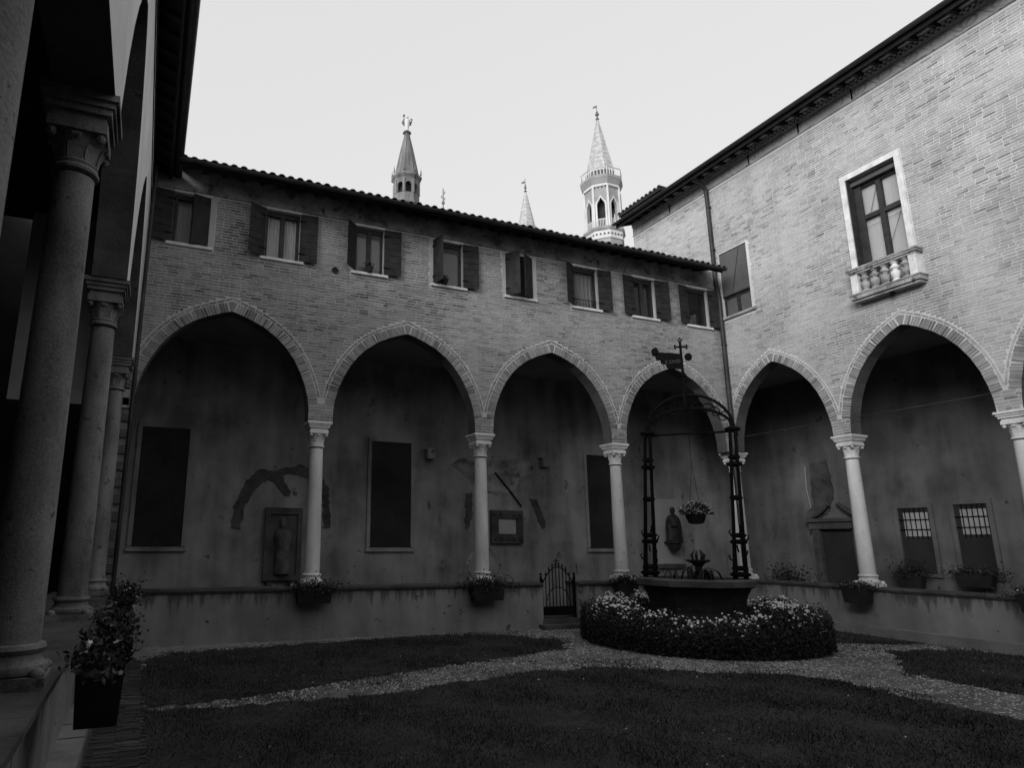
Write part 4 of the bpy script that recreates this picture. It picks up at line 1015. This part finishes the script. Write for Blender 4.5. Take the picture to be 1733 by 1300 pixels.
OV = thing('well_canopy', 'tall wrought-iron overthrow standing over the well with scrolls at its crown', 'ironwork', (WX, WY, 1.26))
def post(s0, s1, name='post'):
    q = None
    for dd in (-.09, .09):
        for ds in (-.08, .08):
            b = MB(); zs = [1.26, 1.5, 2.1, 3.0, 3.6, 4.35]
            b.tube([wp(s0 + (s1 - s0) * (z - 1.26) / 3.1 + ds * (1.25 - .2 * (z - 1.26)), z, dd) for z in zs], [.05, .042, .034, .03, .03, .03], 7)
            o = b.build('post', M['iron'], OV)
            if q is None: q = o
    for z, r0 in ((1.3, .2), (1.42, .16), (1.95, .17), (2.08, .15), (2.85, .13), (3.55, .15), (3.7, .12), (4.3, .16)):
        c = wp(s0 + (s1 - s0) * (z - 1.26) / 3.1, z); b = MB(); b.lathe([(r0 * .7, 0), (r0, .03), (r0, .07), (r0 * .6, .1)], 10, c); b.build('collar', M['iron'], q)
    b = MB()
    for k in range(9):                                     # scroll leaves round the post
        z = 1.5 + k * .1; c = Vector(wp(s0 + (s1 - s0) * (z - 1.26) / 3.1, z)); a = k * 2.4; e = Vector((math.cos(a), math.sin(a), 0))
        b.tube([c + e * .08, c + e * .17 + Vector((0, 0, .05)), c + e * .2 + Vector((0, 0, .12)), c + e * .15 + Vector((0, 0, .14))], [.02, .018, .014, .008], 5)
    b.build('leaf_scroll', M['iron'], q)
post(-1.16, -1.02); post(.58, .70)
cx = -.17
def arch(z0, z1, hw, name):
    b = MB(); pts = []
    for t in np.linspace(-1, 1, 19): pts.append(wp(cx + t * hw + .02, z0 + (z1 - z0) * math.sqrt(max(0, 1 - abs(t) ** 2.2)), 0))
    b.tube(pts, .032, 7); return b.build('arch_bar', M['iron'], OV)
arch(4.3, 4.85, .9, 'a'); arch(4.2, 5.15, .93, 'b')
b = MB(); b.tube([wp(cx + t * .88, 4.3) for t in np.linspace(-1, 1, 5)], .025, 6); b.build('cross_rail', M['iron'], OV)
for k in range(10):
    b = MB(); t = -0.9 + 1.8 * k / 9; c = Vector(wp(cx + t * .8, 4.55 + .35 * (1 - t * t))); sgn = 1 if k % 2 else -1; pts = []
    for j in range(12): a = j * .62; r0 = .15 * (1 - j / 14); pts.append(c + ax * (math.cos(a) * r0 * sgn) + Vector((0, 0, math.sin(a) * r0)))
    b.tube(pts, .013, 5); b.build('scroll', M['iron'], OV)
b = MB(); b.tube([wp(cx - .02, 4.85), wp(cx - .01, 5.5), wp(cx - .02, 6.42)], [.04, .03, .026], 8); b.ball(wp(cx, 5.62), .055); b.build('mast', M['iron'], OV)
b = MB(); b.tube([wp(cx - .12, 6.28), wp(cx + .10, 6.26)], .02, 6); b.tube([wp(cx - .02, 6.1), wp(cx - .02, 6.42)], .022, 6)
for s_, z_ in ((-.13, 6.28), (.11, 6.26)):
    b.ball(wp(cx + s_, z_ + .035), .024, 6, 4); b.ball(wp(cx + s_, z_ - .035), .024, 6, 4); b.ball(wp(cx + s_ * 1.12, z_), .02, 6, 4)
for s_ in (-.055, .015): b.ball(wp(cx + s_, 6.43), .022, 6, 4)
b.ball(wp(cx - .02, 6.47), .022, 6, 4); b.ball(wp(cx - .02, 6.27), .04, 6, 4)
b.build('cross', M['iron'], OV)
# scroll-shaped inscribed plate (stepped lower edge, rolled ends)
out = [(-.60, 6.24), (-.50, 6.20), (-.03, 6.12), (.03, 6.06), (.02, 5.76), (-.30, 5.80), (-.33, 5.90), (-.42, 5.92), (-.43, 6.0), (-.52, 6.02), (-.54, 6.12), (-.6, 6.14)]
out = [(cx + .04 + a, z) for a, z in out]
b = MB(); b.prism([(a, z) for a, z in out], lambda a, z: wp(a - .07, z, -.02), lambda a, z: wp(a - .07, z, .02)); pl = b.build('inscribed_plate', M['iron'], OV)
for s0, z0, r0 in ((-.56, 6.22, .075), (.13, 6.02, .075)):
    b = MB(); pts = []
    for j in range(16): a = j * .55 + 1.0; r1 = r0 * (1 - j / 22); pts.append(Vector(wp(cx + s0, z0)) + ax * math.cos(a) * r1 + Vector((0, 0, math.sin(a) * r1)))
    b.tube(pts, .026, 6); T = Matrix.Translation(Vector(wp(cx + s0, z0))) @ dp_.to_track_quat('Z', 'Y').to_matrix().to_4x4(); b.lathe([(r0, -.05), (r0, .05)], 14, (0, 0, 0), T); b.build('rolled_end', M['iron'], pl)
fc_ = bpy.data.curves.new('inscription', 'FONT'); fc_.body = 'S ENSI'; fc_.size = .12; fc_.extrude = .003; fc_.align_x = 'CENTER'
tmp = bpy.data.objects.new('tmp', fc_); COL.objects.link(tmp); bpy.context.view_layer.update()
tme = bpy.data.meshes.new_from_object(tmp.evaluated_get(bpy.context.evaluated_depsgraph_get())); bpy.data.objects.remove(tmp)
tme.materials.append(M['cap_stone']); T = Matrix((ax, Vector((0, 0, 1)), -dp_)).transposed().to_4x4(); T.translation = Vector(wp(cx - .2, 5.9, -.026)); tme.transform(T)
link('inscription', tme, pl)
# hanging flower basket
HB = thing('hanging_basket', 'hanging pot overflowing with pale flowers under the iron canopy', 'hanging basket', wp(-.17, 2.35))
b = MB(); b.lathe([(.06, 2.36), (.15, 2.38), (.2, 2.5), (.21, 2.58), (.19, 2.58)], 14, wp(-.17, 0)); b.build('pot', M['pot'], HB)
b = MB()
for s in (-.12, .12): b.tube([wp(-.17 + s, 2.6), wp(-.17, 3.6)], .006, 4)
b.tube([wp(-.17, 3.6), wp(-.17, 4.3)], .008, 4); b.build('chain', M['iron'], HB)
n = 900; q = r_.normal(size=(n, 3)); q /= np.linalg.norm(q, axis=1)[:, None]; q[:, 2] = np.abs(q[:, 2]) * .85 - .12; q *= r_.uniform(.7, 1.0, n)[:, None] * np.array([.34, .34, .3]); bc = np.array(wp(-.17, 2.6))
v, f_ = leaves(q + bc, .035, 3); np_mesh('foliage', v, f_, M['leaf'], 'stuff', HB)
n = 330; q = r_.normal(size=(n, 3)); q /= np.linalg.norm(q, axis=1)[:, None]; q[:, 2] = np.abs(q[:, 2]) * .85 - .1; q *= r_.uniform(.93, 1.08, n)[:, None] * np.array([.35, .35, .31])
v, f_ = blossoms(q + bc, .024, 5); np_mesh('blossoms', v, f_, M['petal_mid'], 'stuff', HB)
# plant on the well rim: agave-like leaves round a small fountain head
AG = thing('spiky_plant', 'dark spiky leafed plants filling the well basin', 'plant', (WX, WY, 1.2))
for k in range(46):
    a = r_.uniform(0, 6.28); rb = r_.uniform(0, .7); c = Vector((WX + rb * math.cos(a * 1.7), WY + rb * math.sin(a * 1.7), 1.2)); L = r_.uniform(.2, .42); e = Vector((math.cos(a), math.sin(a), 0)); t = Vector((-e.y, e.x, 0)) * .022
    b = MB(); pp = [c, c + e * L * .4 + Vector((0, 0, L * .6)), c + e * L * .85 + Vector((0, 0, L * .72)), c + e * L * 1.15 + Vector((0, 0, L * .5))]
    for (p0, w0), (p1, w1) in zip(zip(pp, (1, 1.2, .8, .1)), list(zip(pp, (1, 1.2, .8, .1)))[1:]): b.poly([p0 - t * w0, p0 + t * w0, p1 + t * w1, p1 - t * w1])
    b.build('leaf', M['leaf'], AG)
FN = thing('bird_bath', 'small stone bowl with a spiked bronze top standing inside the well', 'fountain', wp(-.2, 1.2))
b = MB(); b.lathe([(.12, 1.2), (.08, 1.3), (.07, 1.48), (.14, 1.56), (.24, 1.6), (.25, 1.63), (.1, 1.63)], 12, wp(-.2, 0)); b.build('bowl', M['bronze'], FN)
b = MB()
for k in range(7): a = k * .9; b.tube([wp(-.2 + .1 * math.cos(a), 1.62, .1 * math.sin(a)), wp(-.2 + .13 * math.cos(a), 1.72, .13 * math.sin(a)), wp(-.2 + .06 * math.cos(a), 1.83, .06 * math.sin(a))], [.025, .03, .005], 5)
b.build('crown', M['bronze'], FN)

# ================================================================== PLANTERS
def planter(label, c, along, wd, zt, fl, seed, hgt=.24, spread=1.0, hang=.0, up_=.16, dep=.2, fmat='petal', leafn=700):
    o = thing('planter', label, 'planter', (c[0], c[1], zt - hgt), 'flower planters on the parapets')
    b = MB(); dx, dy = (wd / 2, dep / 2) if along == 'x' else (dep / 2, wd / 2)
    P0 = [(c[0] + sx * dx * .88, c[1] + sy * dy * .85, zt - hgt) for sx, sy in ((-1, -1), (1, -1), (1, 1), (-1, 1))]; P1 = [(c[0] + sx * dx, c[1] + sy * dy, zt) for sx, sy in ((-1, -1), (1, -1), (1, 1), (-1, 1))]
    b.poly(P0); b.poly([(x, y, z - .02) for x, y, z in P1])
    for k in range(4): b.poly([P0[k], P0[(k + 1) % 4], P1[(k + 1) % 4], P1[k]])
    b.build('box', M['pot'], o)
    r2 = np.random.RandomState(seed); n = leafn
    q = r2.normal(size=(n, 3)) * np.array([dx * .62 * spread, dy * .8, up_ * .55]); q[:, 2] = np.abs(q[:, 2]) - hang * np.clip(np.abs(r2.normal(size=n)) * .5, 0, 1)
    q += np.array([c[0], c[1], zt]); v, f = leaves(q, .033, seed); np_mesh('foliage', v, f, M['leaf'], 'stuff', o)
    if fl:
        q = r2.normal(size=(fl, 3)) * np.array([dx * .55 * spread, dy * .7, up_ * .5]); q[:, 2] = np.abs(q[:, 2]) + .03; q += np.array([c[0], c[1], zt])
        v, f = blossoms(q, .02, seed); np_mesh('blossoms', v, f, M[fmat], 'stuff', o)
    return o
planter('dark planter with sparse pale flowers below the first free column of the far arcade', (3.3, 13.78), 'x', .75, 1.03, 22, 21, .3, 1.15, .16, dep=.24, leafn=1100)
planter('bushy dark planter trailing leaves below the second free column of the far arcade', (7.25, 13.78), 'x', .8, 1.03, 34, 22, .34, 1.2, .2, .22, dep=.24, fmat='petal_mid', leafn=1300)
planter('small planter on the parapet just left of the well canopy', (11.1, 13.8), 'x', .6, 1.02, 14, 23, .26, dep=.24)
planter('planter box hanging from the right-hand parapet below its first free column', (14.98, 10.72), 'y', .6, 1.0, 30, 24, .32, .9, 0, .12, dep=.24, fmat='petal_mid')
planter('flower planter at the right edge of the picture on the right-hand parapet', (14.98, 7.3), 'y', .7, 1.05, 36, 25, .28, 1.1, .08, .22, dep=.24)
planter('potted bush under the left barred window of the right cloister wall', (18.2, 11.55), 'y', .6, 1.2, 0, 26, .3, 1.2, .1, .3, leafn=900)
planter('window box under the right barred window of the right cloister wall', (18.2, 10.1), 'y', .8, 1.3, 10, 27, .3, 1, .05, .16, fmat='petal_mid')
planter('large dark planter hanging on the near parapet beside the nearest carved column base', (-.18, 5.25), 'y', .75, 1.13, 46, 28, .33, .9, .0, .14, dep=.28, leafn=1000)
planter('bushy planter on the near parapet by the second column from the camera', (-.22, 8.9), 'y', .8, .95, 30, 29, .4, 1.2, .25, .22, dep=.3, fmat='petal_mid', leafn=1500)
planter('farthest planter on the near parapet close to the corner of the court', (-.2, 12.6), 'y', .8, 1.0, 55, 30, .35, 1.2, .15, .26, dep=.3, leafn=1200)

# pot plants and bench in the right corner of the arcade
PB = thing('potted_shrub', 'dark shrub in a pot at the back of the corner bay behind the well', 'plant', (17.6, 14.6, .2))
b = MB(); b.lathe([(.16, .2), (.22, .5), (.25, .52), (.22, .52)], 12, (17.6, 14.6, 0)); b.build('pot', M['pot'], PB)
q = r_.normal(size=(900, 3)) * np.array([.2, .3, .2]) + np.array([17.6, 14.6, .95]); v, f_ = leaves(q, .05, 8); np_mesh('foliage', v, f_, M['leaf'], 'stuff', PB)

# ================================================================== TOWERS BEYOND THE ROOF
def octa(mb, r, z0, z1, c, n=8, r1=None, rot=.39): mb.lathe([(r, z0), (r1 if r1 is not None else r, z1)], n, c, rot=rot)
def bell_tower():
    cx_, cy_ = 39.65, 50.0; c = (cx_, cy_, 0); T = thing('bell_tower', 'tall octagonal campanile with a plated spire, balustrade and pointed belfry openings', 'tower', (cx_, cy_, 0))
    rot = .412
    b = MB(); octa(b, 1.85, 0, 31.6, c, rot=rot); b.build('shaft', M['tower_brick'], T)
    b = MB(); octa(b, 1.95, 31.3, 32.1, c, rot=rot); b.build('lower_drum', M['tower_white'], T)
    b = MB(); octa(b, 1.95, 32.1, 32.3, c, r1=2.1, rot=rot); octa(b, 2.12, 32.3, 32.5, c, rot=rot); b.build('lower_cornice', M['tower_brick'], T)
    for j in range(8):                     # arched corbels under the cornice
        a0 = rot + j * math.pi / 4; a1 = a0 + math.pi / 4
        for k in range(4):
            t = (k + .5) / 4; p = Vector((math.cos(a0), math.sin(a0))) * (1 - t) + Vector((math.cos(a1), math.sin(a1))) * t
            if p.x * cx_ + p.y * cy_ > 0: continue
            b = MB(); b.ball((cx_ + p.x * 1.96, cy_ + p.y * 1.96, 31.75), .11, 8, 4); b.build('corbel', M['tower_dark'], T)
            b = MB(); b.ball((cx_ + p.x * 1.86, cy_ + p.y * 1.86, 36.85), .10, 8, 4); b.build('corbel', M['tower_dark'], T)
    b = MB(); octa(b, 1.0, 32.5, 36.6, c, rot=rot); b.build('belfry_core', M['dark_room'], T)
    R1 = 1.80
    for j in range(8):
        a0 = rot + j * math.pi / 4; A = Vector((math.cos(a0), math.sin(a0), 0)) * R1; B_ = Vector((math.cos(a0 + math.pi / 4), math.sin(a0 + math.pi / 4), 0)) * R1
        O = Vector((cx_, cy_, 0)); U = (B_ - A); W = U.length; U.normalize(); Nn = (A + B_).normalized()
        q = lambda s, z, d=0.: tuple(O + A + U * s + Nn * d + Vector((0, 0, z)))
        hw = .38; mid = W / 2; prof = [(-hw, 32.5), (-hw, 34.9), (-hw * .9, 35.15), (-hw * .55, 35.35), (-.12, 35.5), (0, 35.72), (.12, 35.5), (hw * .55, 35.35), (hw * .9, 35.15), (hw, 34.9), (hw, 32.5)]
        b = MB(); zt = 36.95
        b.poly([q(0, 32.5), q(mid - hw, 32.5), q(mid - hw, zt), q(0, zt)]); b.poly([q(mid + hw, 32.5), q(W, 32.5), q(W, zt), q(mid + hw, zt)])
        for (s0, z0), (s1, z1) in zip(prof[1:-1], prof[2:-1]): b.poly([q(mid + s0, z0), q(mid + s1, z1), q(mid + s1, zt), q(mid + s0, zt)])
        for (s0, z0), (s1, z1) in zip(prof, prof[1:]): b.poly([q(mid + s0, z0), q(mid + s1, z1), q(mid + s1, z1, -.35), q(mid + s0, z0, -.35)])
        b.build('belfry_wall', M['tower_brick'], T)
        b = MB()
        ring = [(s * 1.0, z) for s, z in prof]; ro = [(s * 1.45 + (0 if s else 0), z + (.22 if abs(s) < .05 else .12 if abs(s) < .2 else .05)) for s, z in prof]
        for i in range(len(ring) - 1):
            P4 = [ring[i], ring[i + 1], ro[i + 1], ro[i]]
            b.poly([q(mid + s, z, .06) for s, z in P4])
            for e in ((3, 2), (0, 1)): b.poly([q(mid + P4[e[0]][0], P4[e[0]][1], .06), q(mid + P4[e[1]][0], P4[e[1]][1], .06), q(mid + P4[e[1]][0], P4[e[1]][1], -.01), q(mid + P4[e[0]][0], P4[e[0]][1], -.01)])
        b.build('window_surround', M['tower_white'], T)
        b = MB(); P8 = [q(-.09, 32.5, .07), q(.09, 32.5, .07), q(.09, 36.9, .07), q(-.09, 36.9, .07)]; b.tube([q(0, 32.5, .03), q(0, 36.95, .03)], .12, 6); b.build('corner_pilaster', M['tower_white'], T)
        for k in range(5): b = MB(); s = mid - hw + 2 * hw * (k + .5) / 5; b.tube([q(s, 32.55, -.05), q(s, 33.35, -.05)], .035, 5); b.build('baluster', M['tower_white'], T)
        b = MB(); b.tube([q(mid - hw, 33.4, -.05), q(mid + hw, 33.4, -.05)], .06, 5); b.build('handrail', M['tower_white'], T)
        # upper balustrade
        RB = 2.08; A2 = A.normalized() * RB; B2 = B_.normalized() * RB; U2 = (B2 - A2); W2 = U2.length; U2.normalize(); q2 = lambda s, z, d=0.: tuple(O + A2 + U2 * s - Nn * d + Vector((0, 0, z)))
        for k in range(5): b = MB(); s = W2 * k / 5; b.tube([q2(s, 38.05, .03), q2(s, 38.85, .03)], .055, 5); b.build('baluster', M['tower_white'], T)
        b = MB(); b.tube([q2(0, 38.87), q2(W2, 38.87)], .06, 5); b.build('handrail', M['tower_white'], T)
    b = MB(); octa(b, 1.86, 36.95, 37.2, c, rot=rot); b.build('arched_band', M['tower_white'], T)
    b = MB(); octa(b, 1.9, 37.2, 37.75, c, r1=2.15, rot=rot); octa(b, 2.17, 37.75, 38.05, c, rot=rot); b.build('cornice', M['tower_brick'], T)
    b = MB(); octa(b, 1.55, 38.05, 38.9, c, rot=rot); b.build('spire_drum', M['tower_grey'], T)
    rows = 12
    for i in range(rows):                  # spire in overlapping courses of plates
        z0 = 38.9 + (45.4 - 38.9) * i / rows; z1 = 38.9 + (45.4 - 38.9) * (i + 1) / rows; ra = 1.5 * (1 - i / rows * .93); rb = 1.5 * (1 - (i + 1) / rows * .93)
        b = MB(); b.lathe([(ra + .02, z0), (rb + .005, z1)], 8, c, rot=rot)
        for j in range(8):
            for k in range(3):
                a0 = rot + j * math.pi / 4; t = k / 3; e = (Vector((math.cos(a0), math.sin(a0), 0)) * (1 - t) + Vector((math.cos(a0 + math.pi / 4), math.sin(a0 + math.pi / 4), 0)) * t)
                b.tube([O + e * ra + Vector((0, 0, z0)), O + e * rb + Vector((0, 0, z1))], .022 if k else .035, 3)
        b.build('spire_course', M['lead'], T)
    b = MB(); b.lathe([(.1, 45.4), (.2, 45.55), (.08, 45.7), (.07, 45.9), (.2, 46.05), (.18, 46.2), (.05, 46.3), (.11, 46.4), (.03, 46.5), (.03, 47.2)], 10, c); b.build('finial', M['tower_dark'], T)
    b = MB(); e = Vector((.8, -.6, 0)); p0 = Vector((cx_, cy_, 46.95)); b.prism([(0, 0), (-.4, -.05), (-.36, .13), (-.2, .17), (0, .2)], lambda s, z: tuple(p0 + e * s + Vector((.02, .02, z))), lambda s, z: tuple(p0 + e * s + Vector((-.02, -.02, z)))); b.build('weather_vane', M['tower_grey'], T)
bell_tower()
for o in COL.objects:
    if o.name == 'bell_tower': o.location += Vector((.42, -.17, -.38))
def spire(cx_, cy_, zb, zt, rb, label):
    T = thing('spire', label, 'tower', (cx_, cy_, 0)); c = (cx_, cy_, 0)
    b = MB(); octa(b, rb * 1.25, 0, zb, c); b.build('shaft', M['tower_brick'], T)
    rows = 9
    for i in range(rows):
        z0 = zb + (zt - zb) * i / rows; z1 = zb + (zt - zb) * (i + 1) / rows; ra = rb * (1 - i / rows * .9); r1 = rb * (1 - (i + 1) / rows * .9)
        b = MB(); b.lathe([(ra + .025, z0), (r1, z1)], 8, c, rot=.3)
        for j in range(16):
            a = .3 + j * math.pi / 8; e = Vector((math.cos(a), math.sin(a), 0)) * (1 if j % 2 == 0 else .924); b.tube([Vector(c) + e * ra + Vector((0, 0, z0)), Vector(c) + e * r1 + Vector((0, 0, z1))], .025, 3)
        b.build('spire_course', M['lead'], T)
    b = MB(); b.lathe([(.1, zt), (.22, zt + .15), (.08, zt + .3), (.08, zt + .5), (.2, zt + .65), (.06, zt + .85), (.14, zt + 1.0), (.04, zt + 1.15), (.035, zt + 2.1)], 8, c); b.build('finial', M['tower_dark'], T)
    b = MB(); p0 = Vector((cx_, cy_, zt + 1.4)); e = Vector((.8, -.6, 0)); b.prism([(0, 0), (-.5, -.02), (-.45, .2), (0, .25)], lambda s, z: tuple(p0 + e * s + Vector((.02, .02, z))), lambda s, z: tuple(p0 + e * s - Vector((.02, .02, -z)))); b.build('weather_vane', M['tower_dark'], T)
spire(43.65, 70.0, 42.6, 48.1, 1.22, 'small pale plated spire with a weather vane between the two larger towers')

def angel_tower():
    cx_, cy_ = 23.45, 62.0; c = (cx_, cy_, 0); O = Vector(c); T = thing('angel_tower', 'grey stone lantern tower with a tapering spire carrying an angel statue', 'tower', (cx_, cy_, 0)); rot = .232
    b = MB(); octa(b, 1.6, 0, 37.6, c, rot=rot); b.build('shaft', M['tower_brick'], T)
    b = MB(); octa(b, 1.7, 37.6, 38.2, c, r1=1.5, rot=rot); octa(b, 1.45, 38.2, 38.9, c, rot=rot); b.build('drum', M['tower_grey'], T)
    b = MB(); octa(b, .75, 38.9, 40.4, c, rot=rot); b.build('core', M['dark_room'], T)
    for j in range(8):
        a0 = rot + j * math.pi / 4; A = Vector((math.cos(a0), math.sin(a0), 0)) * 1.38; B_ = Vector((math.cos(a0 + math.pi / 4), math.sin(a0 + math.pi / 4), 0)) * 1.38; U = B_ - A; W = U.length; U.normalize(); Nn = (A + B_).normalized()
        q = lambda s, z, d=0.: tuple(O + A + U * s + Nn * d + Vector((0, 0, z)))
        hw = .33; mid = W / 2; pr = [(-hw, 38.9), (-hw, 39.9)] + [(hw * math.sin(t), 39.9 + hw * math.cos(t)) for t in np.linspace(-1.3, 1.3, 7)] + [(hw, 39.9), (hw, 38.9)]
        b = MB(); zt = 40.5; b.poly([q(0, 38.9), q(mid - hw, 38.9), q(mid - hw, zt), q(0, zt)]); b.poly([q(mid + hw, 38.9), q(W, 38.9), q(W, zt), q(mid + hw, zt)])
        for (s0, z0), (s1, z1) in zip(pr[1:-1], pr[2:-1]): b.poly([q(mid + s0, z0), q(mid + s1, z1), q(mid + s1, zt), q(mid + s0, zt)])
        for (s0, z0), (s1, z1) in zip(pr, pr[1:]): b.poly([q(mid + s0, z0), q(mid + s1, z1), q(mid + s1, z1, -.25), q(mid + s0, z0, -.25)])
        b.build('lantern_wall', M['tower_grey'], T)
        b = MB(); b.tube([q(0, 38.9, .02), q(0, 40.5, .02)], .13, 8); b.build('colonnette', M['tower_grey'], T)
        p = O + A * (1.62 / 1.38) + Vector((0, 0, 41.4)); b = MB(); b.tube([p, p + Vector((0, 0, .35)), p + Vector((0, 0, .8))], [.1, .07, .01], 5); b.build('pinnacle', M['tower_grey'], T)
    b = MB(); b.lathe([(1.4, 40.5), (1.45, 40.7), (1.72, 40.95), (1.74, 41.15), (1.55, 41.3), (1.42, 41.4)], 8, c, rot=rot); b.build('cornice', M['tower_grey'], T)
    b = MB(); b.lathe([(1.36, 41.4), (1.22, 42.0), (.72, 44.6), (.24, 46.7)], 8, c, rot=rot)
    for j in range(8):
        a0 = rot + j * math.pi / 4; e = Vector((math.cos(a0), math.sin(a0), 0)); b.tube([O + e * 1.36 + Vector((0, 0, 41.4)), O + e * .72 + Vector((0, 0, 44.6)), O + e * .25 + Vector((0, 0, 46.7))], .05, 4)
        e2 = (e + Vector((math.cos(a0 + math.pi / 4), math.sin(a0 + math.pi / 4), 0))) / 2; b.tube([O + e2 * 1.36 + Vector((0, 0, 41.4)), O + e2 * .72 + Vector((0, 0, 44.6)), O + e2 * .25 + Vector((0, 0, 46.7))], .03, 4)
    b.build('spire', M['tower_grey'], T)
    b = MB(); b.lathe([(.24, 46.7), (.5, 46.85), (.45, 46.95), (.25, 47.15)], 8, c, rot=rot); b.build('capstone', M['tower_dark'], T)
    A = thing('angel_statue', 'white winged angel figure holding up a staff on top of the grey spire', 'statue', (cx_, cy_, 47.15))
    sx = Vector((.93, -.37, 0)); sd = Vector((.37, .93, 0)); P = lambda s, z, d=0.: O + sx * s + sd * d + Vector((0, 0, z))
    b = MB(); b.tube([P(0, 47.1), P(0, 47.25), P(0, 47.7), P(.02, 48.0), P(.0, 48.35), P(0, 48.62), P(0, 48.72)], [.2, .17, .22, .3, .3, .2, .08], 10)
    b.ball(P(-.02, 48.9), .19, 10, 6); b.tube([P(0, 48.55), P(-.28, 48.3), P(-.34, 48.75)], [.1, .08, .06], 7); b.tube([P(.1, 48.55), P(.42, 48.35), P(.5, 48.5)], [.1, .08, .06], 7)
    b.build('figure', M['tower_white'], A, smooth=True)
    for s in (-1, 1):
        b = MB(); pts = [(s * .12, 48.5), (s * .5, 48.85 if s > 0 else 48.6), (s * .62, 48.7 if s > 0 else 48.3), (s * .45, 48.0), (s * .28, 47.9)]; b.prism(pts, lambda a_, z: tuple(P(a_, z, .18)), lambda a_, z: tuple(P(a_, z, .1))); b.build('wing', M['tower_grey'], A)
    b = MB(); b.tube([P(-.38, 48.1, -.1), P(-.36, 49.0, -.1)], .04, 5); b.ball(P(-.36, 49.05, -.1), .14, 8, 5); b.build('staff', M['tower_dark'], A)
angel_tower()
FS = thing('roof_finial', 'thin ornate iron cross finial just right of the angel tower', 'finial', (26.99, 60, 30))
b = MB(); b.tube([(26.99, 60, 30), (26.99, 60, 39.7)], [.12, .05], 6); b.ball((26.99, 60, 38.0), .2, 8, 5)
for z, s in ((39.2, .2), (38.7, -.22), (38.45, .18)): b.tube([(26.99, 60, z - .2), (26.99 + s, 60 - s * .4, z), (26.99 + s * .5, 60 - s * .2, z + .15)], .05, 4)
b.build('cross', M['tower_grey'], FS)
